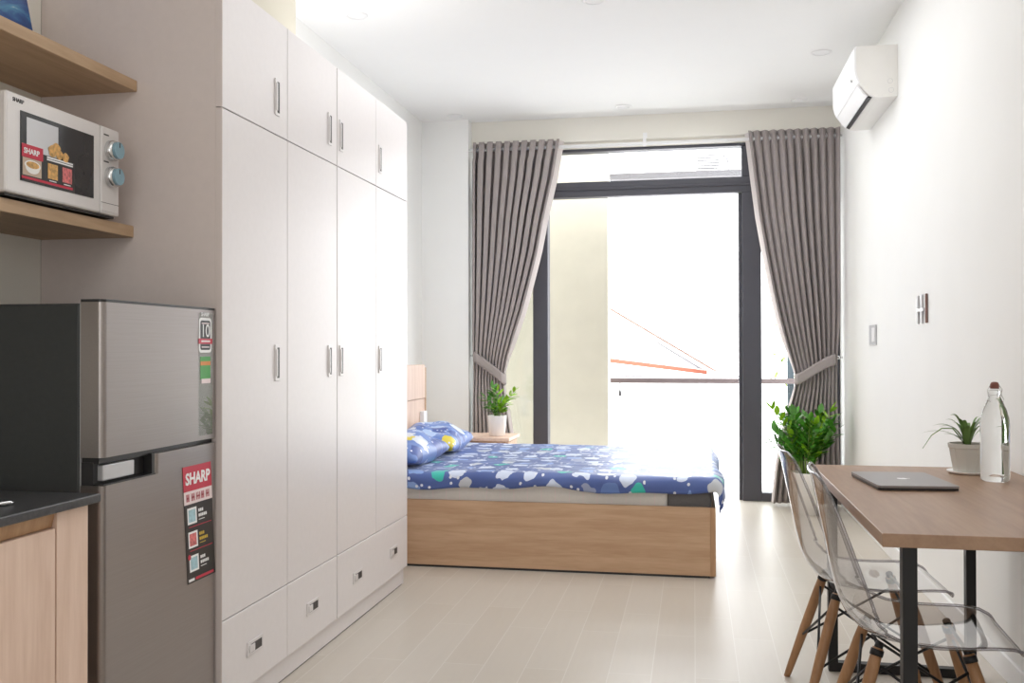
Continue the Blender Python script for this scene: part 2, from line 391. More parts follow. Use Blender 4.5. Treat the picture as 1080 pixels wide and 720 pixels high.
def house():
    h = thing('neighbour_house', 'pale gabled house with orange roof edge across from the balcony', 'house', (-1.5, 12.0, -3))
    obj('wall', boxm(-4.5, .05, 12.15, 16, -3, .9), M['outwhite'], h)
    obj('fascia', prism(B(), [(-4.5, 1.50), (-4.5, 1.43), (.16, .868), (.16, .915)], 'Y', 11.96, 12.0), M['roofred'], h)
    b = B()
    prism(b, [(-4.5, 3.78), (-4.5, 1.5), (.16, .915), (.263, .923)], 'Y', 12.01, 12.1)
    obj('gable', b, M['outwhite'], h)
    obj('verge_board', prism(B(), [(-4.5, 3.79), (-4.5, 3.765), (.25, .905), (.3, .9)], 'Y', 11.9, 12.0), M['brown'], h)
    obj('gutter', boxm(-4.5, .7, 11.9, 11.96, .838, .852), M['outgrey'], h)
    obj('eave_board', prism(B(), [(-.45, 1.275), (-.45, 1.255), (.05, .945), (.1, .94)], 'Y', 11.86, 11.9), M['outgrey'], h)
house()
def canopy():
    c = tag(obj('canopy', boxm(-.83, 1.6, 9.6, 10.6, 2.885, 2.945), M['outgrey']), 'thin grey canopy slab seen through the transom pane', 'canopy')
    u = thing('condenser_unit', 'small grey outdoor condenser box standing on the canopy', 'air conditioner', (.14, 9.8, 2.945))
    obj('casing', boxm(.02, .27, 9.66, 9.9, 2.945, 3.14, bev=.01), M['outwhite'], u)
    b = B()
    for k in range(6): box(b, .035, .255, 9.652, 9.66, 2.97+k*.026, 2.98+k*.026)
    obj('grille', b, M['outgrey'], u)
    obj('pipe', tube(B(), [(.27, 9.7, 3.11), (.32, 9.7, 3.09), (.34, 9.7, 3.03), (.34, 9.7, 2.945)], .008, 8), M['outgrey'], u)
canopy()

# ------------------------------------------------------------------ leaves
def leaf(bm, base, d, up, ln, wd, fold=.15, droop=.15):
    """pointed oval leaf"""
    d = d.normalized(); s = d.cross(up)
    if s.length < 1e-4: s = d.cross(Vector((1, 0, 0)))
    s.normalize(); n = s.cross(d).normalized()
    prof = [(0, .12), (.18, .62), (.42, 1.0), (.7, .78), (.88, .4)]
    Lr, Mr, Rr = [], [], []
    for t, w in prof:
        c = base + d*(ln*t) - n*(droop*ln*t*t)
        Mr.append(bm.verts.new(c - n*fold*wd*w*.5)); Lr.append(bm.verts.new(c + s*wd*.5*w)); Rr.append(bm.verts.new(c - s*wd*.5*w))
    tip = bm.verts.new(base + d*ln - n*droop*ln)
    for i in range(len(prof)-1):
        for A, Bq in ((Lr, Mr), (Mr, Rr)):
            f = bm.faces.new((A[i], A[i+1], Bq[i+1], Bq[i])); f.smooth = True
    for A, Bq in ((Lr, Mr), (Mr, Rr)):
        f = bm.faces.new((A[-1], tip, Bq[-1])); f.smooth = True
def zz_plant(root, cx, cy, z0, stems, leafl, leafw, r0=.05, nl=9, young=()):
    sb, lb, yb = B(), B(), B()
    for k, (ang, lean, ht) in enumerate(stems):
        dx, dy = math.cos(ang), math.sin(ang)
        pts = []
        for i in range(9):
            t = i/8
            pts.append(Vector((cx + dx*(r0*.6 + lean*t**1.6), cy + dy*(r0*.6 + lean*t**1.6), z0 + ht*(t - .12*t*t*lean/ht))))
        tube(sb, pts, [leafw*.17*(1-.7*i/8) for i in range(9)], 6)
        tgt = yb if k in young else lb
        for j in range(nl):
            t = .3 + .7*j/(nl-1)
            i = min(7, int(t*8)); p = pts[i].lerp(pts[i+1], t*8-i); tan = (pts[i+1]-pts[i]).normalized()
            side = tan.cross(Vector((math.cos(ang*3+k), math.sin(ang*3+k), .2))).normalized()
            for sg in (-1, 1):
                d = tan*.75 + side*sg*.85 + Vector((random.uniform(-.2, .2), random.uniform(-.2, .2), random.uniform(-.1, .25)))
                if j == nl-1 and sg == 1: d = tan
                leaf(tgt, p, d, Vector((0, 0, 1)) + tan*.1 + Vector((random.uniform(-.4, .4), random.uniform(-.4, .4), 0)), leafl*random.uniform(.8, 1.12)*(1-.25*abs(t-.6)), leafw*random.uniform(.85, 1.1))
    obj('stem', sb, M['stem'], root, recalc=False)
    obj('foliage', lb, M['leaf'], root, recalc=False)
    if len(yb.verts): obj('young_foliage', yb, M['leaf_l'], root, recalc=False)
    else: yb.free()
def pot_bm(cx, cy, z, r0, r1, h, t=.008, n=36):
    b = B()
    lathe(b, [(r0*.9, 0), (r0, .006), (r1, h-.004), (r1, h), (r1-t, h), (r1-t, h-.02), (r0*.6, h-.03)], (cx, cy, z), n)
    return b

# outside shrub and post seen beside the right curtain
def shrub():
    s = thing('outdoor_shrub', 'sunlit yellow-green shrub just outside the balcony railing', 'plant', (1.05, 9.35, -.02))
    obj('trunk', tube(B(), [(1.05, 9.35, -.02), (1.03, 9.35, .5), (1.0, 9.35, .9), (.9, 9.35, 1.25)], .012, 6), M['stem'], s)
    b = B(); rnd = random.Random(3)
    for k in range(110):
        p = Vector((rnd.uniform(.74, 1.15), rnd.uniform(9.2, 9.5), rnd.uniform(.55, 1.5)))
        if p.x < .84 and p.z < .9: continue
        leaf(b, p, Vector((rnd.uniform(-1, 1), rnd.uniform(-1, 1), rnd.uniform(-.6, .8))), Vector((0, 0, 1)), .09, .035)
    obj('foliage', b, M['outleaf'], s, recalc=False)
    tag(obj('post', boxm(.815, .87, 8.79, 8.84, -.02, 1.17), M['postblue']), 'blue-grey post standing at the balcony edge behind the curtain', 'post')
shrub()

# ------------------------------------------------------------------ wardrobe
def wardrobe():
    w = thing('wardrobe', 'tall white built-in wardrobe with four doors, top cupboards and drawers', 'wardrobe', (-1.75, 3.7, 0))
    XB = -2.155
    obj('side_panel', boxm(XK+.001, W-.0205, Y0, Y0+.02, 0, 2.329), M['lam_shade'], w)['label'] = 'white end panel in a painted shade tone, facing the kitchen'
    obj('side_panel', boxm(XB, W-.0205, Y4-.02, Y4, .0, 2.329), M['lam'], w)
    obj('back_panel', boxm(XB, XB+.02, Y0+.02, Y4-.02, .0, 2.329), M['lam'], w)
    obj('top_panel', boxm(XB+.02, W-.0205, Y0+.02, Y4-.02, 2.309, 2.329), M['lam'], w)
    obj('carcass', boxm(XB+.02, W-.03, Y0+.02, Y4-.02, .09, 2.309), M['gap'], w)
    obj('plinth', boxm(XB+.05, W-.022, Y0+.02, Y4-.002, .004, .088), M['lam'], w)
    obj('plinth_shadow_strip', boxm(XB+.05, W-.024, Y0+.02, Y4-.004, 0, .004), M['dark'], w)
    g = .0018
    def handle(par, y, z0, z1, flip):
        h = obj('handle', boxm(W, W+.004, y-.019, y+.019, z0-.008, z1+.008, bev=.0015), M['pull'], par)
        s = -1 if flip else 1
        obj('slot', boxm(W+.0035, W+.0048, y-.004, y+.0125, z0+.002, z1-.002), M['slot'], h)
        obj('grip_bar', boxm(W+.0035, W+.0075, y-.0145, y-.006, z0+.008, z1-.008, bev=.001), M['pull'], h)
    for z0, z1 in ((0.09, 1.926), (1.9295, 2.329)): obj('edge_shade', boxm(W-.02, W, Y0, Y0+.003, z0, z1), M['lam_shade'], w)  # thin strip coloured as the shaded edge of the white doors
    hy = (3.105, 3.593, 3.718, 4.212)
    for k in range(4):
        a, b = Y0+k*dw+g, Y0+(k+1)*dw-g
        if k == 0: a = Y0+.003
        if k == 1: b -= .0015
        if k == 2: a += .0015
        d = obj('top_door', boxm(W-.02, W, a, b, 1.9277+g, 2.329, bev=.0015, seg=1), M['lam'], w)
        handle(d, hy[k], 2.003, 2.115, k > 1)
        d = obj('door', boxm(W-.02, W, a, b, .3457+g, 1.9277-g, bev=.0015, seg=1), M['lam'], w)
        handle(d, hy[k], 1.08, 1.19, k > 1)
    for a, b, hs in ((0, 1, (2.936,)), (1, 2, (3.42,)), (2, 4, (3.913, 4.414))):
        d = obj('drawer', boxm(W-.02, W, Y0+a*dw+(.003 if a == 0 else .0045 if a == 2 else g), Y0+b*dw-(.0045 if b == 2 else g), .09, .3457-g, bev=.0015, seg=1), M['lam'], w)
        for y in hs:
            h = obj('handle', boxm(W, W+.004, y-.056, y+.056, .184, .232, bev=.0015), M['pull'], d)
            obj('slot', boxm(W+.0035, W+.0048, y-.034, y+.044, .194, .222), M['slot'], h)
            obj('grip_bar', boxm(W+.0035, W+.0075, y-.046, y-.01, .196, .220, bev=.001), M['pull'], h)
wardrobe()

# ------------------------------------------------------------------ kitchen shelves
for z0, z1, xf, lb in ((1.988, 2.023, -1.711, 'upper oak wall shelf with a blue picture leaning on it'), (1.532, 1.568, -1.722, 'lower oak wall shelf holding the microwave')):
    tag(obj('wall_shelf', boxm(XK+.001, xf, .4, Y0-.001, z0, z1, bev=.0015, seg=1), M['shelfwood']), lb, 'shelf', 'oak wall shelves over the fridge')

def picture_mat():
    m, nt, b = new_mat('sea_print')
    tc = nt.nodes.new('ShaderNodeTexCoord'); n = nt.nodes.new('ShaderNodeTexNoise'); n.inputs['Scale'].default_value = 9; n.inputs['Detail'].default_value = 6; n.inputs['Distortion'].default_value = 1.2
    mp = nt.nodes.new('ShaderNodeMapping'); mp.inputs['Scale'].default_value = (1, .6, 2); L(nt, tc.outputs['Object'], mp.inputs['Vector']); L(nt, mp.outputs['Vector'], n.inputs['Vector'])
    r = nt.nodes.new('ShaderNodeValToRGB'); e = r.color_ramp.elements
    e[0].color = rgb(srgb(30, 58, 118)); e[0].position = .35; e[1].color = rgb(srgb(80, 150, 190)); e[1].position = .66
    x = e.new(.5); x.color = rgb(srgb(42, 92, 158)); x = e.new(.74); x.color = rgb(srgb(210, 225, 225))
    L(nt, n.outputs['Fac'], r.inputs['Fac']); L(nt, r.outputs['Color'], b.inputs['Base Color']); b.inputs['Roughness'].default_value = .4
    return m
def picture():
    # canvas on the upper shelf leaning back on the wall
    p = thing('canvas_picture', 'blue sea-toned canvas picture leaning on the upper oak shelf', 'picture', (-1.95, 2.2, 2.023))
    zb = 2.0235
    obj('canvas', prism(B(), [(-1.95, zb), (-1.93, zb), (-2.02, zb+.42), (-2.04, zb+.42)], 'Y', 2.0, 2.545), M['paper'], p)
    obj('print', prism(B(), [(-1.929, zb+.001), (-1.928, zb+.001), (-2.018, zb+.42), (-2.019, zb+.42)], 'Y', 2.0, 2.545), picture_mat(), p)
picture()

# ------------------------------------------------------------------ microwave
def microwave():
    XF = -1.70
    y0, y1, z0, z1 = 2.117, 2.60, 1.580, 1.838
    m = thing('microwave', 'silver microwave oven with two teal-faced dials on the lower shelf', 'microwave', (XF-.15, 2.35, 1.568))
    obj('casing', boxm(XF-.325, XF-.03, y0+.004, y1-.004, z0+.004, z1-.006, bev=.006), M['acside'], m)
    ys = 2.507
    obj('door', boxm(XF-.03, XF, y0, ys-.001, z0, z1, bev=.006), M['mwbody'], m)
    obj('control_panel', boxm(XF-.03, XF, ys+.001, y1, z0, z1, bev=.006), M['mwbody'], m)
    wy0, wy1, wz0, wz1 = 2.168, 2.472, 1.617, 1.797
    win = obj('window_pane', quad_on(B(), XF, [(wy0, wz0), (wy1, wz0), (wy1, wz1), (wy0, wz1)], .002), M['mwglass'], m)
    X = XF+.0022
    st = obj('sticker', quad_on(B(), X, [(2.171, 1.618), (2.385, 1.618), (2.385, 1.700), (2.171, 1.700)]), M['ink'], m)
    st['label'] = 'black promotional sticker with food pictures'
    X += .0008
    obj('red_block', quad_on(B(), X, [(2.171, 1.680), (2.252, 1.680), (2.252, 1.714), (2.171, 1.714)]), M['red'], st)
    obj('red_stripe', quad_on(B(), X, [(2.171, 1.624), (2.375, 1.624), (2.375, 1.6305), (2.171, 1.6305)]), M['red'], st)
    obj('lettering', text_bm('SHARP', .020, (X+.0014, 2.177, 1.690), (0, 1, 0), (0, 0, 1), bold=.02), M['paper'], st)
    obj('bowl_photo', quad_on(B(), X, [(2.174, 1.634), (2.246, 1.634), (2.246, 1.679), (2.174, 1.679)]), M['pot_b'], st)
    b = B(); prism(b, [(2.211+.031*math.cos(a), 1.662+.013*math.sin(a)) for a in [2*PI*k/20 for k in range(20)]], 'X', X+.0008, X+.0012); prism(b, [(2.211+.027*math.cos(a), 1.656+.016*math.sin(a)) for a in [PI+PI*k/14 for k in range(15)]], 'X', X+.0007, X+.0011)
    obj('bowl_print', b, M['pot_w'], st)
    obj('soup_print', prism(B(), [(2.211+.025*math.cos(a), 1.663+.009*math.sin(a)) for a in [2*PI*k/20 for k in range(20)]], 'X', X+.0013, X+.0016), M['food'], st)
    for ya, yb, mm in ((2.272, 2.312, M['food']), (2.332, 2.372, M['food2'])):
        obj('food_print', quad_on(B(), X, [(ya, 1.640), (yb, 1.640), (yb, 1.681), (ya, 1.681)]), mm, st)
        obj('caption', quad_on(B(), X, [(ya+.006, 1.6335), (yb-.006, 1.6335), (yb-.006, 1.636), (ya+.006, 1.636)]), M['paper'], st)
    b = B()
    for z in (1.688, 1.694): quad_on(b, X, [(2.268, z), (2.376, z), (2.376, z+.004), (2.268, z+.004)])
    obj('text_lines', b, M['paper'], st)
    b = B()
    for cy, cz, r in ((2.29, 1.716, .016), (2.306, 1.724, .017), (2.318, 1.712, .014), (2.345, 1.709, .013)):
        prism(b, [(cy+r*math.cos(a)*(1+.12*math.sin(5*a)), cz+r*math.sin(a)) for a in [2*PI*k/24 for k in range(24)]], 'X', X, X+.0005+.0001*r*100)
    obj('pastry_print', b, M['food'], st)
    obj('sheet_behind_glass', quad_on(B(), XF+.0021, [(2.19, 1.70), (2.315, 1.70), (2.315, 1.785), (2.19, 1.785)], .0003), M['silver'], win)
    obj('logo_lettering', text_bm('SHARP', .014, (XF+.0006, 2.14, 1.815), (0, 1, 0), (0, 0, 1), bold=.02), M['slot'], m)
    for cz in (1.771, 1.693):
        k = B(); cy = 2.556
        for pr in ([(.031, 0), (.031, .012), (.027, .022)],):
            rings = []
            for r, dx in pr: rings.append([k.verts.new((XF+dx, cy+r*math.cos(2*PI*i/32), cz+r*math.sin(2*PI*i/32))) for i in range(32)])
            for a, b2 in zip(rings, rings[1:]):
                for i in range(32):
                    f = k.faces.new((a[i], a[(i+1) % 32], b2[(i+1) % 32], b2[i])); f.smooth = True
            k.faces.new(rings[-1])
        kn = obj('dial', k, M['chrome'], m)
        obj('dial_face', prism(B(), [(cy+.0245*math.cos(a), cz+.0245*math.sin(a)) for a in [2*PI*i/32 for i in range(32)]], 'X', XF+.022, XF+.030), M['tealknob'], kn)
        obj('dial_pointer', boxm(XF+.030, XF+.0308, cy-.0018, cy+.0018, cz+.008, cz+.022), M['slot'], kn)
    for z in (1.812, 1.733): obj('panel_mark', boxm(XF, XF+.0006, 2.522, 2.546, z, z+.004), M['slot'], m)
    obj('door_button', boxm(XF-.002, XF+.0015, 2.512, 2.594, 1.588, 1.612, bev=.002), M['mwbody'], m)
    obj('button_seam', boxm(XF, XF+.0004, 2.510, 2.597, 1.6125, 1.614), M['slot'], m)
    obj('base', boxm(XF-.30, XF-.012, y0+.01, y1-.01, z0-.007, z0), M['dark'], m)
    for fx in (-.28, -.05):
        for fy in (y0+.05, y1-.05): obj('foot', lathe(B(), [(.012, 0), (.012, .006)], (XF+fx, fy, 1.568), 12), M['dark'], m)
microwave()

# ------------------------------------------------------------------ fridge
def fridge():
    XF = -1.44
    y0, y1 = 2.135, 2.709
    r = thing('refrigerator', 'two-door steel refrigerator with red and black stickers beside the wardrobe', 'refrigerator', (-1.75, 2.42, 0))
    obj('cabinet', boxm(-2.03, -1.505, y0, y1, .03, 1.297, bev=.006), M['fside'], r)['label'] = 'dark charcoal cabinet'
    for fx in (-1.98, -1.56):
        for fy in (y0+.05, y1-.05): obj('foot', lathe(B(), [(.02, 0), (.02, .03)], (fx, fy, 0), 14), M['dark'], r)
    def door_poly(ya, yb, rr=.016):
        p = [(-1.502, ya), (-1.502, yb)]
        for k in range(7):
            a = k/6*PI/2; p.append((XF-rr+rr*math.sin(PI/2-PI/2+a) if 0 else XF-rr+rr*math.sin(a), yb-rr+rr*math.cos(a)))
        for k in range(7):
            a = k/6*PI/2; p.append((XF-rr+rr*math.cos(a), ya+rr-rr*math.sin(a)))
        return p
    def dpart(name, ya, yb, za, zb, par): 
        b = B(); prism(b, door_poly(ya, yb), 'Z', za, zb)
        for f in b.faces:
            if abs(f.normal.z) < .5: pass
        return obj(name, b, M['steel'], par)
    up = dpart('freezer_door', y0, y1, .912, 1.300, r)
    obj('door_top_cap', prism(B(), door_poly(y0, y1), 'Z', 1.300, 1.307), M['dark'], up)
    obj('gasket', boxm(-1.5045, -1.5025, y0+.001, y1-.01, .06, 1.297), M['silver'], r)
    lo = dpart('fridge_door', y0, y1, .05, .842, r)
    dpart('door_top_rail', 2.372, y1, .842, .898, lo)
    obj('handle_recess', boxm(-1.502, XF-.03, y0+.004, 2.372, .842, .900), M['dark'], lo)
    obj('handle_lip', boxm(XF-.03, XF-.001, y0+.004, 2.372, .842, .846), M['dark'], lo)
    obj('handle_lip', boxm(XF-.03, XF-.004, 2.36, 2.372, .846, .900), M['dark'], lo)
    obj('handle_plate', boxm(XF-.032, XF-.012, y0+.022, 2.29, .852, .892, bev=.003), M['silver'], lo)
    obj('hinge_gap', boxm(-1.502, XF-.015, y0+.006, y1-.004, .896, .913), M['dark'], r)
    # freezer stickers
    X = XF+.0003
    def rr(ya, yb, za, zb, rad):
        p = []
        for cy, cz, a0 in ((yb-rad, zb-rad, 0), (ya+rad, zb-rad, PI/2), (ya+rad, za+rad, PI), (yb-rad, za+rad, 1.5*PI)):
            for k in range(5): a = a0+k/4*PI/2; p.append((cy+rad*math.cos(a), cz+rad*math.sin(a)))
        return p
    s = obj('warranty_sticker', quad_on(B(), X, rr(2.600, 2.675, 1.172, 1.276, .012)), M['paper'], up)
    obj('black_field', quad_on(B(), X+.0007, rr(2.608, 2.667, 1.180, 1.268, .008), .0003), M['ink'], s)
    for ch, yy in (('1', 2.6235), ('0', 2.650)): obj('numeral', text_bm(ch, .055, (X+.0016, yy, 1.219), (0, 1, 0), (0, 0, 1), 'CENTER', .0), M['paper'], s)
    obj('red_band', quad_on(B(), X+.0012, [(2.597, 1.198), (2.678, 1.198), (2.678, 1.214), (2.597, 1.214)], .0003), M['red'], s)
    for z in (1.187, 1.258): obj('text_line', quad_on(B(), X+.0012, [(2.615, z), (2.66, z), (2.66, z+.003), (2.615, z+.003)], .0003), M['pinkish'], s)
    obj('band_text', quad_on(B(), X+.0016, [(2.612, 1.2035), (2.664, 1.2035), (2.664, 1.2085), (2.612, 1.2085)], .0003), M['pinkish'], s)
    obj('logo_lettering', text_bm('SHARP', .016, (X+.0008, 2.612, 1.281), (0, 1, 0), (0, 0, 1), bold=.02), M['paper'], up)
    s = obj('energy_label', quad_on(B(), X, [(2.609, 1.092), (2.668, 1.092), (2.668, 1.160), (2.609, 1.160)]), M['green'], up)
    obj('orange_band', quad_on(B(), X+.0007, [(2.609, 1.134), (2.668, 1.134), (2.668, 1.146), (2.609, 1.146)], .0003), M['orange'], s)
    obj('pale_foot', quad_on(B(), X+.0007, [(2.615, 1.080), (2.668, 1.080), (2.668, 1.094), (2.615, 1.094)], .0003), M['pinkish'], s)
    obj('clear_film', quad_on(B(), X, [(2.60, .925), (2.684, .925), (2.684, 1.29), (2.60, 1.29)], .0002), M['pane'], up)
    # tall promotional sticker, slightly tilted
    cy, cz, an = 2.604, .672, -.05
    def Q(p): # local (a across, b up) -> y,z
        a, bb = p; return (cy + a*math.cos(an) - bb*math.sin(an)*-1*-1, cz + a*math.sin(an)*0 + bb)
    def Q(p):
        a, bb = p; return (cy + a - bb*.09, cz + bb)
    def qd(bm, a0, a1, b0, b1, dx=.0007, t=.0003): return quad_on(bm, X+dx, [Q((a0, b0)), Q((a1, b0)), Q((a1, b1)), Q((a0, b1))], t)
    st = obj('promotional_sticker', qd(B(), -.081, .081, -.171, .171, 0, .0006), M['ink'], lo)
    st['label'] = 'red and black product sticker'
    obj('red_header', qd(B(), -.081, .081, .098, .171), M['red'], st)
    o = Q((-.070, .118)); obj('lettering', text_bm('SHARP', .047, (X+.0014, o[0], o[1]), (0, 1, 0), (0, 0, 1), bold=.03), M['paper'], st)
    obj('pale_band', qd(B(), -.081, .081, .060, .098), M['pinkish'], st)
    b = B()
    for k, (w1) in enumerate((.018, .022, .026, .018, .022)):
        a0 = -.068+k*.028
        for q in range(3): qd(b, a0+q*w1/3, a0+q*w1/3+.004, .068, .090, .0011)
        qd(b, a0, a0+w1*.8, .076, .081, .0011)
    obj('red_writing', b, M['inkred'], st)
    for k, (bz, mm, tm) in enumerate(((.005, M['cyan'], M['paper']), (-.065, M['food2'], M['yellow']), (-.135, M['cyan'], M['paper']))):
        obj('picture_tile', qd(B(), -.066, -.014, bz-.004, bz+.044), M['paper'], st)
        obj('picture_print', qd(B(), -.060, -.022, bz+.002, bz+.038, .0011), mm, st)
        b = B()
        for j, wv in enumerate((.034, .05)):
            n = int(wv/.009)
            for q in range(n): qd(b, -.004+q*.0098, .0035+q*.0098, bz+.026-j*.015, bz+.035-j*.015, .0011)
        qd(b, -.004, .03, bz+.002, bz+.004, .0011)
        obj('text_lines', b, tm, st)
        if k < 2: obj('divider', qd(B(), -.06, .07, bz-.0135, bz-.0115), M['red'], st)
    obj('corner_dot', quad_on(B(), X+.0015, [Q((-.066+.008*math.cos(a), -.094+.008*math.sin(a))) for a in [2*PI*i/16 for i in range(16)]], .0003), M['red'], st)
    obj('foot_stripe', qd(B(), -.035, .07, -.166, -.158), M['red'], st)
    b = B(); qd(b, -.074, -.042, -.166, -.158); obj('foot_text', b, M['paper'], st)
fridge()

# ------------------------------------------------------------------ kitchen counter
def counter():
    tag(obj('countertop', boxm(XK+.001, -1.376, -.6, 2.034, .822, .842, bev=.002, seg=1), M['stone']), 'dark speckled stone countertop over the oak base cabinet', 'countertop')
    c = thing('base_cabinet', 'light oak kitchen base cabinet under the dark countertop', 'cabinet', (-1.7, 1.6, 0))
    XF = -1.395
    obj('carcass', boxm(XK+.001, XF-.022, -.6, 2.011, .09, .818), M['kitwood'], c)
    obj('end_stile', boxm(XF-.022, XF, 1.901, 2.011, .09, .822), M['kitwood'], c)
    obj('plinth', boxm(XK+.06, XF-.05, -.6, 2.005, 0, .09), M['dark'], c)
    ys = [1.898, 1.30, .70, .10]
    for a, b in zip(ys[1:], ys):
        obj('door', boxm(XF-.02, XF, a+.002, b-.002, .095, .784, bev=.0015, seg=1), M['kitwood'], c)
    obj('finger_rail', prism(B(), [(XF-.021, .818), (XF-.021, .786), (XF-.012, .786), (XF-.004, .818)], 'Y', .1, 1.899), M['bedwood_d'], c)
    t = B(); tube(t, [(-1.51, 1.72, .8475), (-1.49, 1.78, .8475), (-1.468, 1.842, .8475), (-1.466, 1.85, .847)], [.0045, .005, .0055, .003], 10)
    tag(obj('steel_bar', t, M['chrome']), 'short shiny steel bar lying on the dark countertop', 'utensil')
counter()

# ------------------------------------------------------------------ air conditioner
def aircon():
    ya, yb = 5.484, 6.30
    a = thing('air_conditioner', 'white split air conditioner mounted high on the plain wall', 'air conditioner', (XR, 5.9, 2.55))
    prof = [(XR-.001, 2.838), (.885, 2.838), (.878, 2.832), (.879, 2.70), (.886, 2.672), (.900, 2.634), (.925, 2.596), (.950, 2.570), (.975, 2.556), (1.0, 2.552), (XR-.001, 2.556)]
    obj('casing', prism(B(), prof, 'Y', ya, yb), M['acside'], a)
    fp = [(.884, 2.836), (.874, 2.836), (.868, 2.828), (.869, 2.70), (.878, 2.664), (.889, 2.640), (.899, 2.636), (.886, 2.672), (.879, 2.70), (.878, 2.832)]
    obj('front_panel', prism(B(), fp, 'Y', ya-.004, yb+.004), M['white'], a)
    lp = [(.895, 2.632), (.889, 2.628), (.914, 2.592), (.938, 2.566), (.944, 2.570), (.922, 2.596)]
    obj('louver', prism(B(), lp, 'Y', ya+.03, yb-.03), M['white'], a)
    obj('air_slot', prism(B(), [(.950, 2.570), (.942, 2.566), (.960, 2.557), (.966, 2.561)], 'Y', ya+.03, yb-.03), M['dark'], a)
    b = B(); prism(b, [(.8685, 2.683), (.8725, 2.672), (.8715, 2.670), (.8675, 2.682)], 'Y', ya+.1, ya+.12)
    obj('indicator', b, M['slot'], a)
    for z, xx in ((2.64, 1.055), (2.59, 1.06)):
        b = B(); tube(b, [(xx+.013*math.cos(2*PI*k/20), ya-.0002, z+.013*math.sin(2*PI*k/20)) for k in range(21)], .0008, 5, False)
        obj('side_mark', b, M['silver'], a)
aircon()

# ------------------------------------------------------------------ downlights
def downlights():
    b = B(); lathe(b, [(.062, 0), (.062, -.004), (.056, -.008), (.047, -.006), (.047, 0)], (0, 0, 0), 32, False, False)
    p = thing('downlight', '', 'ceiling light', (-1.823, 4.995, H), 'recessed ceiling downlights')
    obj('trim_ring', b, M['white'], p, local=True)
    obj('diffuser', lathe(B(), [(.0465, -.0015), (.0465, -.004)], (0, 0, 0), 32), M['outwhite'], p, local=True)
    spots = [((-1.823, 4.995), 'round recessed downlight above the wardrobe top'), ((-.516, 5.017), 'round recessed downlight in the ceiling middle, nearest the viewer'),
             ((.782, 6.174), 'round recessed downlight nearest to the air conditioner'), ((.771, 7.32), 'round recessed downlight above the curtain nearest the air conditioner'),
             ((-.524, 7.26), 'round recessed downlight over the middle of the curtain rod'), ((-1.846, 7.299), 'round recessed downlight in front of the corner pier')]
    for k, (xy, lb) in enumerate(spots):
        o = p if k == 0 else copy_tree(p)
        o.location = (xy[0], xy[1], H); o['label'] = lb
downlights()

# ------------------------------------------------------------------ wall fittings
def fittings():
    s = thing('light_switch', 'flat white light switch on the wall next to the curtain', 'switch', (XR, 6.24, 1.26))
    obj('plate', boxm(XR-.009, XR-.0005, 6.13, 6.345, 1.203, 1.328, bev=.003), M['silver'], s)
    obj('rocker', boxm(XR-.012, XR-.009, 6.15, 6.235, 1.222, 1.31, bev=.001), M['white'], s)
    k = thing('wall_bracket', 'small silver H-shaped bracket fixed to the bare wall', 'bracket', (XR, 4.93, 1.37))
    obj('wall_bar', boxm(XR-.012, XR-.0005, 4.83, 4.845, 1.303, 1.443, bev=.003), M['brown'], k)
    obj('wall_bar', boxm(XR-.010, XR-.0005, 4.92, 4.95, 1.303, 1.443, bev=.003), M['silver'], k)
    obj('wall_bar', boxm(XR-.010, XR-.0005, 5.005, 5.03, 1.303, 1.443, bev=.003), M['silver'], k)
    obj('cross_bar', boxm(XR-.014, XR-.0005, 4.87, 5.02, 1.36, 1.378, bev=.003), M['silver'], k)
fittings()

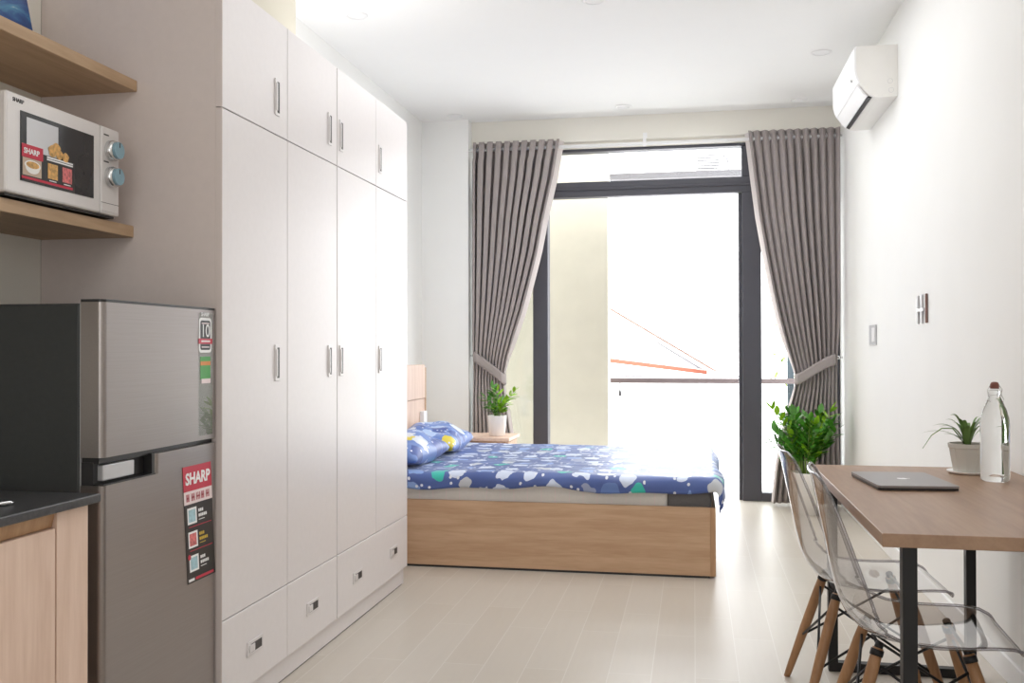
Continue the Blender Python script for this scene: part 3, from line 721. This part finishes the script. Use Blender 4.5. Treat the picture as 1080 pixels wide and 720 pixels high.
# ------------------------------------------------------------------ curtains
def lerp_tab(tab, z):
    if z >= tab[0][0]: return tab[0][1]
    for (za, xa), (zb, xb) in zip(tab, tab[1:]):
        if z >= zb:
            t = (za-z)/(za-zb); return xa+(xb-xa)*t
    return tab[-1][1]
def curtain(name, label, outer, inner, ztie, nf, seed, hookx, bandpts):
    rnd = random.Random(seed)
    root = thing(name, label, 'curtain', (outer[0][1], 7.5, 0), 'grey curtains at the window')
    zt, zb = 2.838, .02
    ph = [rnd.uniform(-.25, .25) for _ in range(nf*2+2)]
    def fn(u, v):
        # u along width 0 outer ..1 inner; v down
        z = zt + (zb-zt)*v
        xo, xi = lerp_tab(outer, z), lerp_tab(inner, z)
        fl = u*nf
        x = xo + (xi-xo)*u
        w = abs(xi-xo)
        pinch = math.exp(-((z-ztie)/.16)**2)
        amp = .064*(1-.55*pinch)*(.75+.25*math.sin(3*u*PI+seed))
        p = 2*PI*fl + ph[int(fl)]*.6*(1-abs(2*(fl % 1)-1)) + .6*math.sin(2.2*z+u*4+seed)*(1-abs(v*2-1))*.5
        s = -math.tanh(2.4*(math.cos(p)+.32))/math.tanh(3.2)
        y = 7.475 + amp*s
        x += (w/nf)*.18*math.sin(2*p)*(1-.3*pinch)
        if z > 2.70: y = 7.475 + .034*s
        return Vector((x, y, z))
    b = B(); grid(b, nf*14+1, 70, fn)
    o = obj('panel', b, M['curtain'], root, recalc=False); solid(o, .003)
    # added pale strip imitating window light on the curtain's leading edge
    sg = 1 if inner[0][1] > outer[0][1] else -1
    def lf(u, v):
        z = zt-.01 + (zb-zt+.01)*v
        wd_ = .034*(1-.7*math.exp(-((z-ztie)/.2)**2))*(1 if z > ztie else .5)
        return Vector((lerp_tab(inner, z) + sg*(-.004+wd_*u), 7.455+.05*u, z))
    b = B(); grid(b, 4, 40, lf); ln = obj('lit_edge_strip', b, M['lit_edge'], root, recalc=False); ln['label'] = 'pale strip painted as the window-lit curtain edge'
    # header band eyelets
    for k in range(nf):
        u = (k+.5)/nf
        p = fn(u, 0)
        r = B()
        tube(r, [(p.x+.0, 7.475+.022*math.cos(a), 2.780+.022*math.sin(a)) for a in [2*PI*i/16 for i in range(17)]], .0035, 6, False)
        obj('eyelet', r, M['silver'], root)
    # tie band wraps the gathered cloth
    bb = B(); n = len(bandpts)
    def band(u, v):
        i = min(n-2, int(u*(n-1))); t = u*(n-1)-i
        a = Vector(bandpts[i]).lerp(Vector(bandpts[i+1]), t)
        return a + Vector((0, 0, (v-.5)*.085))
    grid(bb, 25, 5, band)
    o = obj('tieback', bb, M['curtain'], root, recalc=False); solid(o, .006); 
    return root
L_out = [(2.85, -1.735), (0, -1.735)]
L_in = [(2.85, -1.034), (2.55, -1.085), (2.23, -1.16), (1.95, -1.215), (1.70, -1.28), (1.5, -1.335), (1.32, -1.395), (1.1, -1.465), (.95, -1.495), (.85, -1.485), (.5, -1.43), (0, -1.41)]
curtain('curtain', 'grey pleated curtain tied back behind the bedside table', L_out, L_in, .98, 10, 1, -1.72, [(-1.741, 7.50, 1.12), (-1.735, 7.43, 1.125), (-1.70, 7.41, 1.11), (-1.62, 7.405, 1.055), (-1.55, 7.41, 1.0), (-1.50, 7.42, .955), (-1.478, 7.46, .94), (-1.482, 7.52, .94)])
R_out = [(2.85, 1.072), (1.5, 1.068), (1.1, 1.05), (.8, 1.045), (0, 1.07)]
R_in = [(2.85, .413), (2.5, .452), (2.18, .492), (1.9, .54), (1.6, .597), (1.4, .64), (1.237, .682), (1.05, .735), (.96, .757), (.88, .745), (.6, .67), (.3, .615), (0, .583)]
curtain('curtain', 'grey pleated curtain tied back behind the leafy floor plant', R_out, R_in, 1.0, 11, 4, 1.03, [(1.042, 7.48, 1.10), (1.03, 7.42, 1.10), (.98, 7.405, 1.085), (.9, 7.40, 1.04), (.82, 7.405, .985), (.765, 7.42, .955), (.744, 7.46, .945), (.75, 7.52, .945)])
for x, z, lb in ((-1.752, 1.13, 'small chrome tieback knob on the pier'), (1.065, 1.115, 'small chrome tieback knob in the corner by the floor plant')):
    k = B(); s = 1 if x < 0 else -1
    xw = -1.7715 if x < 0 else XR-.0005
    tube(k, [(xw, 7.50, z), (xw+s*.02, 7.50, z)], .006, 10)
    lathe(k, [(.004, -.014), (.012, -.009), (.015, 0), (.012, .009), (.004, .014)], (xw+s*.026, 7.50, z), 14)
    tag(obj('tieback_knob', k, M['chrome']), lb, 'hook', 'curtain tieback knobs')
def rod():
    r = thing('curtain_rod', 'white curtain rod spanning the window under the beam', 'curtain rod', (-.35, 7.475, 2.78))
    obj('pole', tube(B(), [(-1.77, 7.475, 2.78), (1.09, 7.475, 2.78)], .013, 14), M['white'], r)
    for x in (-.373,):
        b = B(); box(b, x-.012, x+.012, 7.47, 7.549, 2.80, 2.815); box(b, x-.012, x+.012, 7.46, 7.49, 2.76, 2.815); box(b, x-.016, x+.016, 7.543, 7.5495, 2.84, 2.88); box(b, x-.008, x+.008, 7.535, 7.549, 2.80, 2.86)
        obj('bracket', b, M['white'], r)
rod()

# ------------------------------------------------------------------ bed
BX0, BX1, BY0, BY1 = -1.86, .107, 5.02, 6.64
def bed():
    b = thing('bed', 'oak platform bed with closed side panels and tall headboard', 'bed', (-.9, 5.8, 0))
    obj('side_panel', boxm(BX0, BX1-.028, BY0, BY0+.025, .012, .3636, bev=.001, seg=1), M['bedwood'], b)
    obj('side_panel', boxm(BX0, BX1-.028, BY1-.025, BY1, .012, .3636, bev=.001, seg=1), M['bedwood'], b)
    obj('foot_panel', boxm(BX1-.028, BX1, BY0, BY1, .012, .3636, bev=.001, seg=1), M['bedwood_d'], b)
    obj('base', boxm(BX0+.03, BX1-.03, BY0+.004, BY1-.03, 0, .30), M['dark'], b)
    # headboard with a horizontal split and rounded upper corners
    HY = 6.50
    def hb(z0, z1, rad):
        p = [(BY0, z0), (HY-.03, z0)]
        if rad:
            for k in range(6): a = k/5*PI/2; p.append((HY-.03-rad+rad*math.cos(a), z1-rad+rad*math.sin(a)))
            p.append((BY0, z1))
        else: p += [(HY-.03, z1), (BY0, z1)]
        return p
    obj('headboard', prism(B(), hb(.0, .838, 0), 'X', BX0-.05, BX0), M['kitwood'], b)
    obj('headboard_rail', prism(B(), hb(.842, 1.075, .025), 'X', BX0-.05, BX0+.004), M['kitwood'], b)
    obj('headboard_edge', boxm(BX0-.05, BX0+.006, HY-.03, HY-.005, 0, 1.055, bev=.004), M['bedwood'], b)
    so = thing('wall_socket', 'small white socket block on the headboard edge by the pillow', 'socket', (BX0+.01, 6.39, .68))
    obj('block', boxm(BX0+.0005, BX0+.03, 6.35, 6.43, .645, .755, bev=.004), M['white'], so)
bed()
def mattress():
    m = thing('mattress', 'white mattress with a grey foot end under the blue quilt', 'mattress', (-.9, 5.8, .30))
    # quilted side seams via small grooves
    x0, x1, xs = BX0+.02, BX1-.022, -.138
    def pts(xa, xb):
        b = B(); n = 26
        box(b, xa, xb, BY0+.03, BY1-.03, .301, .49, bev=.02, seg=3)
        return b
    obj('core', pts(x0, xs), M['mattress'], m)
    b = B()
    for k in range(22):
        x = x0+.06+k*.075
        if x > xs-.03: break
        box(b, x-.0012, x+.0012, BY0+.0285, BY0+.0305, .31, .475)
    obj('side_seams', b, M['pinkish'], m)
    obj('grey_end', pts(xs, x1), M['mattgrey'], m)['label'] = 'grey fabric end'
mattress()
NAVY, NAVY2 = srgb(50, 66, 124), srgb(78, 108, 180)
blots = [(0, srgb(206, 216, 236)), (.48, srgb(130, 160, 214)), (.66, srgb(90, 120, 180)), (.74, srgb(40, 186, 170)), (.84, srgb(196, 200, 206)), (.93, srgb(150, 160, 190))]
M['quilt'] = quilt_mat('quilt_print', NAVY, NAVY2, blots)
M['pillow'] = quilt_mat('pillow_print', srgb(70, 100, 176), srgb(126, 160, 220), [(0, srgb(220, 228, 240)), (.45, srgb(176, 200, 236)), (.75, srgb(226, 206, 60)), (.84, srgb(60, 86, 160))], 6.5, .40)
def quilt():
    xe, ye = BX1-.012, BY0+.032       # roll-over edges
    xs, yf = -1.62, 6.60
    r = .035
    def edge(s):
        Lr = r*PI/2
        if s <= 0: return s, 0
        if s < Lr: return r*math.sin(s/r), r*(1-math.cos(s/r))
        return r, r+(s-Lr)
    nu, nv = 150, 120
    su0, su1 = xs-xe, .135
    sv0, sv1 = -.088, yf-ye
    rnd = random.Random(5)
    def fn(u, v):
        a = su0+(su1-su0)*u           # beyond foot edge when >0
        wav = .012*math.sin(6.1*a+1.0)+.008*math.sin(13*a)
        bb = (sv0+wav*1.0)+(sv1-sv0-wav)*v        # below 0 = over near edge
        hx, dx = edge(a); hy, dy = edge(-bb)
        X = xe+hx; Y = ye-hy
        z = .497-dx-dy
        puff = .003*(abs(math.sin(PI*bb/.085))**.6)*(.8+.4*math.sin(9*a+3*bb))+.004*math.sin(5*a+2*bb)*math.sin(4*bb+1)
        wr = .004*math.sin(24*bb+3*math.sin(5*a)+9*a)*math.sin(14*a+5*bb)
        if dx+dy < .01: z += puff+wr*.7+.008
        else:
            z += .008
            if dy > .01: Y -= puff*1.2+.006*math.sin(11*a)
            if dx > .01: X += puff*1.2+.012*math.sin(7*bb)+.03*max(0, dx-.05)
        return Vector((X, Y, z))
    b = B(); grid(b, nu, nv, fn, lambda u, v: ((su0+(su1-su0)*u)*1.0+2.0, (sv0+(sv1-sv0)*v)*1.0+.1))
    q = obj('quilt', b, M['quilt'], recalc=False); solid(q, .012, 1)
    tag(q, 'blue quilt with pale, teal and grey cloud print spread over the bed', 'quilt')
quilt()
def pillow(cx, cy, cz, w, d, h, rz, rx, ry, label):
    b = B()
    top = {}
    n = 26
    def fn_side(sgn):
        def fn(u, v):
            x, y = 2*u-1, 2*v-1
            e = (max(0, 1-abs(x)**2.6)*max(0, 1-abs(y)**2.6))**.42
            pin = 1-.07*(1-abs(y)**2)*abs(x)**3
            pin2 = 1-.07*(1-abs(x)**2)*abs(y)**3
            wr = .012*math.sin(5*x+3*y)*e+.006*math.sin(11*y-4*x)*e
            return Vector((x*w/2*pin2, y*d/2*pin, sgn*(h/2*e)+wr))
        return fn
    for s in (1, -1): grid(b, n, n, fn_side(s), lambda u, v: (u*w*1.3+cx*2, v*d*1.3+cy*3))
    bmesh.ops.remove_doubles(b, verts=b.verts, dist=.0005)
    mt = Matrix.Translation((cx, cy, cz)) @ Matrix.Rotation(rz, 4, 'Z') @ Matrix.Rotation(ry, 4, 'Y') @ Matrix.Rotation(rx, 4, 'X')
    bmesh.ops.transform(b, matrix=mt, verts=b.verts)
    o = obj('pillow', b, M['pillow']); subsurf(o, 1)
    return tag(o, label, 'pillow', 'pillows at the head of the bed')
pillow(-1.655, 6.08, .606, .37, .66, .16, .04, .02, .20, 'blue patterned pillow with a yellow blot, farther from the wardrobe')
pillow(-1.665, 5.40, .606, .36, .64, .16, -.05, .02, .20, 'blue patterned pillow half hidden by the wardrobe')

# ------------------------------------------------------------------ bedside table and its plant
def bedside():
    t = thing('bedside_table', 'small oak bedside table between bed and tied curtain', 'bedside table', (-1.5, 6.92, 0))
    obj('top', boxm(-1.75, -1.30, 6.70, 7.12, .520, .545, bev=.003), M['kitwood'], t)
    obj('body', boxm(-1.75, -1.33, 6.72, 7.10, .08, .520), M['bedwood'], t)
    d = obj('drawer', boxm(-1.33, -1.315, 6.73, 7.09, .33, .51, bev=.002), M['bedwood'], t)
    obj('knob', lathe(B(), [(.004, -.008), (.01, -.005), (.01, .005), (.004, .008)], (-1.306, 6.91, .42), 12), M['chrome'], d)
    for x in (-1.72, -1.35):
        for y in (6.75, 7.07): obj('leg', boxm(x-.015, x+.015, y-.015, y+.015, 0, .08), M['bedwood_d'], t)
    p = thing('potted_plant', 'small green plant in a white pot on the bedside table', 'plant', (-1.425, 6.88, .545))
    obj('pot', pot_bm(-1.425, 6.88, .545, .058, .071, .15), M['pot_w'], p)
    obj('soil', lathe(B(), [(.055, 0), (.055, .006)], (-1.425, 6.88, .66), 24), M['soil'], p)
    rnd = random.Random(11)
    stems = [(2.0, .06, .20), (.4, .09, .18), (3.3, .07, .17), (5.0, .04, .22), (1.2, .05, .14), (4.0, .08, .13), (.0, .11, .22), (2.7, .03, .235)]
    zz_plant(p, -1.425, 6.88, .66, stems, .075, .028, .02, 6, (1, 6, 3))
bedside()

# ------------------------------------------------------------------ floor plant
def floor_plant():
    cx, cy = .79, 7.1
    p = thing('potted_plant', 'big leafy green plant in a white floor pot before the curtain', 'plant', (cx, cy, 0))
    obj('pot', pot_bm(cx, cy, 0, .08, .115, .30, .012), M['pot_w'], p)
    obj('soil', lathe(B(), [(.098, 0), (.098, .006)], (cx, cy, .272), 24), M['soil'], p)
    rnd = random.Random(21); stems = []
    for k in range(17):
        stems.append((k*2.4+rnd.uniform(-.3, .3), rnd.uniform(.05, .19), rnd.uniform(.30, .46)))
    stems += [(PI*.97, .20, .49), (PI*1.05, .20, .34), (.15, .13, .47), (6.1, .13, .40), (PI, .20, .26)]
    zz_plant(p, cx, cy, .275, stems, .105, .042, .055, 9, (17, 2, 19))
floor_plant()

# ------------------------------------------------------------------ dining table
def table():
    t = thing('dining_table', 'brown wooden table on black steel frames against the wall', 'table', (.76, 3.03, 0))
    obj('tabletop', boxm(.43, XR-.002, 2.35, 3.705, .718, .75, bev=.0015, seg=1), M['tablewood'], t)
    for y in (2.385, 3.66):
        b = B(); s = .033
        obj('mounting_plate', boxm(.50, .97, y+.004, y+s-.004, .714, .718), M['black'], t)
        obj('leg', boxm(.481, .481+s, y, y+s, 0, .718), M['black'], t)
        obj('leg', boxm(.986-s, .986, y, y+s, 0, .718), M['black'], t)
        obj('floor_bar', boxm(.481+s, .986-s, y, y+s, 0, s), M['black'], t)
table()

def laptop():
    l = thing('laptop', 'closed grey laptop lying near the table edge', 'laptop', (.64, 3.2, .75))
    mt = Matrix.Translation((.652, 3.232, .75)) @ Matrix.Rotation(.09, 4, 'Z')
    def T(b): bmesh.ops.transform(b, matrix=mt, verts=b.verts); return b
    def rp(w, d, r=.012):
        p = []
        for cx, cy, a0 in ((w/2-r, d/2-r, 0), (-w/2+r, d/2-r, PI/2), (-w/2+r, -d/2+r, PI), (w/2-r, -d/2+r, 1.5*PI)):
            for k in range(5): a = a0+k/4*PI/2; p.append((cx+r*math.cos(a), cy+r*math.sin(a)))
        return p
    obj('base', T(prism(B(), rp(.236, .335), 'Z', .002, .0085)), M['laptop_e'], l)
    obj('lid', T(prism(B(), rp(.238, .337), 'Z', .0092, .0155)), M['laptop'], l)
    obj('hinge', T(boxm(.108, .114, -.12, .12, .004, .012)), M['dark'], l)
    for x in (-.1, .1):
        for y in (-.14, .14): obj('foot', T(lathe(B(), [(.006, 0), (.006, .003)], (x, y, 0), 10)), M['dark'], l)
    b = B()
    def disc(cx, cy, r, n=20, z=.0156, sx=1): prism(b, [(cx+r*sx*math.cos(2*PI*k/n), cy+r*math.sin(2*PI*k/n)) for k in range(n)], 'Z', z, z+.0003)
    prism(b, [(.016*math.cos(a)*(1-.12*max(0, math.cos(a)))-.0, .0155*math.sin(a)*(1-.28*math.exp(-((a-PI/2)/.35)**2))) for a in [2*PI*k/40 for k in range(40)]], 'Z', .0156, .0159)
    prism(b, [(.018+.007*math.cos(a), .002+.003*math.sin(a)) for a in [2*PI*k/12 for k in range(12)]], 'Z', .0156, .0159)
    obj('logo', T(b), M['paper'], l)
laptop()

def glass_mat():
    m, nt, b = new_mat('bottle_glass')
    b.inputs['Base Color'].default_value = (.97, .985, .985, 1); b.inputs['Transmission Weight'].default_value = 1; b.inputs['IOR'].default_value = 1.36; b.inputs['Roughness'].default_value = .02
    return m
def bottle():
    cx, cy, z = .960, 3.345, .75
    b = thing('glass_bottle', 'clear swing-top glass bottle of water on the table', 'bottle', (cx, cy, z))
    pr = [(.0, .0), (.036, .0), (.0425, .005), (.044, .014), (.044, .185), (.042, .205), (.035, .232), (.024, .258), (.0175, .272), (.0155, .282), (.0185, .285), (.0185, .292), (.0155, .295), (.0, .295)]
    o = obj('glass_body', lathe(B(), [(max(r, .0005), zz) for r, zz in pr], (cx, cy, z), 40), glass_mat(), b)
    obj('stopper', lathe(B(), [(.012, .2955), (.0135, .300), (.0135, .313), (.010, .320), (.004, .322)], (cx, cy, z), 20), M['cork'], b)
    obj('stopper_seal', lathe(B(), [(.0150, .2952), (.0155, .297), (.0150, .300)], (cx, cy, z), 20), M['white'], b)
    w = B()
    tube(w, [(cx+.0195*math.cos(a), cy+.0195*math.sin(a), z+.280) for a in [2*PI*k/20 for k in range(21)]], .0013, 6, False)
    for s in (-1, 1):
        tube(w, [(cx+s*.0195, cy, z+.280), (cx+s*.022, cy-.004, z+.298), (cx+s*.014, cy, z+.309)], .0013, 6)
        tube(w, [(cx+s*.0195, cy, z+.280), (cx+s*.024, cy-.012, z+.266), (cx+s*.019, cy-.022, z+.258)], .0013, 6)
    tube(w, [(cx-.014, cy, z+.309), (cx-.01, cy, z+.312), (cx+.01, cy, z+.312), (cx+.014, cy, z+.309)], .0013, 6)
    obj('swing_wire', w, M['chrome'], b)
bottle()

def spider_plant():
    cx, cy, z = .925, 3.53, .75
    p = thing('potted_plant', 'small strap-leaved plant in a grey faceted pot behind the bottle', 'plant', (cx, cy, z))
    obj('saucer', lathe(B(), [(.055, 0), (.066, .008), (.066, .011), (.05, .006)], (cx, cy, z), 32), M['pot_w'], p)
    b = B(); n = 10
    for_r = [(.044, .0075), (.047, .012), (.060, .088), (.063, .090), (.064, .104), (.058, .104), (.057, .09), (.04, .085)]
    rings = [[b.verts.new((cx+r*math.cos(2*PI*k/n), cy+r*math.sin(2*PI*k/n), z+zz)) for k in range(n)] for r, zz in for_r]
    for a, c in zip(rings, rings[1:]):
        for k in range(n): b.faces.new((a[k], a[(k+1) % n], c[(k+1) % n], c[k]))
    b.faces.new(rings[0][::-1]); b.faces.new(rings[-1])
    obj('pot', b, M['pot_g'], p)
    obj('soil', lathe(B(), [(.054, .085), (.054, .096)], (cx, cy, z), 24), M['soil'], p)
    lb = B(); rnd = random.Random(9)
    leaves = [(PI*1.0, .14, .10, .006), (PI*.95, .10, .13, .010), (PI*1.1, .055, .17, .010), (.1, .06, .16, .012), (.2, .035, .15, .012), (-.2, .075, .11, .011), (PI*.8, .04, .12, .012), (PI*1.3, .05, .10, .012), (2.0, .03, .13, .012), (4.5, .04, .11, .012), (5.2, .04, .13, .012), (1.2, .05, .12, .011), (PI*1.02, .07, .07, .010), (5.8, .055, .14, .011), (3.6, .03, .14, .012), (4.1, .02, .13, .012), (.05, .075, .175, .012), (2.9, .06, .145, .012), (2.5, .045, .165, .011), (.6, .05, .12, .012), (5.5, .06, .12, .012), (3.3, .085, .12, .010)]
    for ang, out, ht, wd in leaves:
        d = Vector((math.cos(ang), math.sin(ang), 0)); s = Vector((-d.y, d.x, 0))
        pv = None
        for i in range(9):
            t = i/8
            c = Vector((cx, cy, z+.094)) + d*(.008+out*t**1.3) + Vector((0, 0, ht*(1.5*t-.75*t*t*(1+out*3))))
            w = .72*wd*(1-.15*t-.8*t**4)*(.6+.4*min(1, t*5))
            a, m_, c2 = lb.verts.new(c+s*w), lb.verts.new(c-Vector((0, 0, w*.35))), lb.verts.new(c-s*w)
            if pv:
                for q in range(2):
                    f = lb.faces.new((pv[q], pv[q+1], (a, m_, c2)[q+1], (a, m_, c2)[q])); f.smooth = True
            pv = (a, m_, c2)
    obj('leaves', lb, M['leaf_d'], p, recalc=False)
    # long thin pale runner hanging to the side
    tube_b = B(); pts = [(cx-.02, cy, z+.12), (cx-.05, cy-.01, z+.155), (cx-.085, cy-.01, z+.155), (cx-.12, cy-.015, z+.13), (cx-.15, cy-.02, z+.085)]
    tube(tube_b, pts, [.002, .0022, .002, .0016, .0008], 6)
    obj('runner', tube_b, M['stem'], p)
spider_plant()

# ------------------------------------------------------------------ clear shell chairs
def chair(label):
    r = thing('shell_chair', label, 'chair', (0, 0, 0), 'clear shell chairs at the table')
    prof = [(.228, .402), (.220, .414), (.195, .421), (.15, .420), (.09, .412), (.02, .403), (-.05, .399), (-.11, .404), (-.16, .424), (-.195, .462), (-.216, .515), (-.230, .58), (-.243, .65), (-.257, .72), (-.270, .785), (-.277, .82), (-.283, .84)]
    wid = [.150, .178, .196, .208, .216, .222, .228, .232, .233, .231, .227, .222, .215, .206, .192, .172, .13]
    curl = [.0, .003, .006, .010, .015, .022, .032, .046, .062, .072, .074, .066, .055, .044, .032, .022, .012]
    n = len(prof); P = [Vector((x, 0, z)) for x, z in prof]
    def fn(u, v):
        i = min(n-2, int(v*(n-1)+1e-9)); t = v*(n-1)-i
        c = P[i].lerp(P[i+1], t); w = wid[i]+(wid[i+1]-wid[i])*t; cu = curl[i]+(curl[i+1]-curl[i])*t
        tan = (P[min(i+1, n-1)]-P[max(i-1, 0)] if t < .5 else P[min(i+2, n-1)]-P[i]).normalized()
        nor = Vector((tan.z, 0, -tan.x)); nor = -nor if nor.z < 0 and abs(nor.z) > abs(nor.x) else nor
        if nor.x < 0 and abs(nor.x) >= abs(nor.z): nor = -nor
        s = 2*u-1
        flare = 1+.0*abs(s)
        return Vector((c.x, s*w, c.z)) + nor*cu*abs(s)**2.6
    b = B(); grid(b, 25, n*2-1, fn)
    sh = obj('seat_shell', b, M['clear'], r, recalc=False); subsurf(sh, 1)
    # rolled rim, thicker clear edge
    rim = []
    K = 40
    for k in range(K+1): rim.append(fn(0, k/K))
    for k in range(1, 13): rim.append(fn(k/13, 1))
    for k in range(K+1): rim.append(fn(1, 1-k/K))
    for k in range(1, 13): rim.append(fn(1-k/13, 0))
    rim.append(rim[0])
    b = B(); tube(b, rim, .0045, 8, False)
    obj('rim', b, M['clear_rim'], r)
    # dowel legs
    tops = [(.10, .135), (.10, -.135), (-.115, .135), (-.115, -.135)]
    feet = [(.215, .225), (.215, -.225), (-.235, .225), (-.235, -.225)]
    def pt(k, z):
        t = (z-0)/.40; return Vector((feet[k][0]+(tops[k][0]-feet[k][0])*t, feet[k][1]+(tops[k][1]-feet[k][1])*t, z))
    for k in range(4):
        b = B(); zs = [0, .02, .20, .33, .392]; tube(b, [pt(k, z) for z in zs], [.0105, .012, .0165, .0165, .014], 14)
        lg = obj('leg', b, M['legwood'], r)
        b = B(); tube(b, [pt(k, .372), pt(k, .388)], .0172, 12); tube(b, [pt(k, .385), Vector((tops[k][0]*.97, tops[k][1]*.97, .405))], .011, 10)
        obj('leg_socket', b, M['black'], lg)
    w = B()
    for a, c in ((0, 1), (1, 3), (3, 2), (2, 0)):
        tube(w, [pt(a, .355), pt(c, .16)], .0042, 8); tube(w, [pt(c, .355), pt(a, .16)], .0042, 8)
    tube(w, [pt(0, .395), pt(1, .395)], .005, 8); tube(w, [pt(2, .395), pt(3, .395)], .005, 8)
    obj('wire_brace', w, M['black'], r)
    return r
M['clear_rim'] = thin_clear('clear_rim', (.74, .73, .75), (.26, .25, .27), .14, .05, 1.0)
c1 = chair('clear plastic shell chair tucked in next to the front table leg')
c1.location = (.60, 2.79, 0); c1.rotation_euler = (0, 0, -.06)
c2 = copy_tree(c1); c2['label'] = 'clear plastic shell chair behind the first, nearer the window'
c2.location = (.565, 3.36, 0); c2.rotation_euler = (0, 0, .02)

for o in list(bpy.data.objects):
    if '_w' in o: del o['_w']

# ------------------------------------------------------------------ light
w = bpy.data.worlds.new('sky'); S.world = w; w.use_nodes = True
nt = w.node_tree; bg = nt.nodes['Background']
tc = nt.nodes.new('ShaderNodeTexCoord'); sx = nt.nodes.new('ShaderNodeSeparateXYZ'); L(nt, tc.outputs['Generated'], sx.inputs[0])
rp = nt.nodes.new('ShaderNodeValToRGB'); rp.color_ramp.elements[0].position = 0; rp.color_ramp.elements[0].color = (.75, .75, .76, 1); rp.color_ramp.elements[1].position = .5; rp.color_ramp.elements[1].color = (.95, .98, 1, 1)
L(nt, sx.outputs['Z'], rp.inputs['Fac']); L(nt, rp.outputs['Color'], bg.inputs['Color'])
bg.inputs['Strength'].default_value = 6
def area(name, loc, rot, sx_, sy_, power, col=(1, 1, 1), portal=False):
    l = bpy.data.lights.new(name, 'AREA'); l.shape = 'RECTANGLE'; l.size = sx_; l.size_y = sy_; l.energy = power; l.color = col
    if portal: l.cycles.is_portal = True
    o = bpy.data.objects.new(name, l); C.objects.link(o); o.location = loc; o.rotation_euler = rot
    return o
area('window_portal', (-.36, 7.80, 1.42), (-PI/2, 0, 0), 2.8, 2.75, 1, portal=True)
area('room_fill', (-.3, -2.0, 1.7), (PI/2, 0, 0), 2.2, 2.0, 19, (.98, .99, 1))  # added fill light at the unseen back wall, stands for no fixture
area('kitchen_fill', (-.2, 1.0, 2.98), (0, 0, 0), 1.4, 2.4, 11, (.99, .99, 1))  # added fill light above the kitchen, out of view
area('bedroom_fill', (-.2, 5.2, 3.0), (0, 0, 0), 1.8, 3.2, 27, (.98, .99, 1))  # broad fill light added under the bedroom ceiling, apart from the downlights
area('ceiling_fill', (-1.78, 4.42, 2.36), (PI, 0, 0), .4, .36, 2.5, (1, 1, 1))  # upward fill added on the wardrobe top to brighten the ceiling

# ------------------------------------------------------------------ camera
f, yaw, pitch, roll = 1006.4, .1885, .0083, -.0017
c_, s_ = math.cos(yaw), math.sin(yaw); cp, sp = math.cos(pitch), math.sin(pitch)
R = Vector((c_, s_, 0)); F = Vector((-s_*cp, c_*cp, sp)); U = R.cross(F)
R2 = math.cos(roll)*R + math.sin(roll)*U; U2 = math.cos(roll)*U - math.sin(roll)*R
cam = bpy.data.cameras.new('camera'); co = bpy.data.objects.new('camera', cam); C.objects.link(co)
cam.sensor_width = 36; cam.lens = f*36/1080; cam.clip_start = .05; cam.clip_end = 200
mw = Matrix((R2, U2, -F)).transposed().to_4x4(); mw.translation = Vector((0, 0, 1.18)); co.matrix_world = mw
S.camera = co
S.view_settings.view_transform = 'Standard'; S.view_settings.look = 'None'; S.view_settings.exposure = .36; S.view_settings.gamma = 1.0
S.cycles.max_bounces = 10; S.cycles.transparent_max_bounces = 24; S.cycles.diffuse_bounces = 6; S.cycles.caustics_reflective = False
S.cycles.sample_clamp_indirect = 6
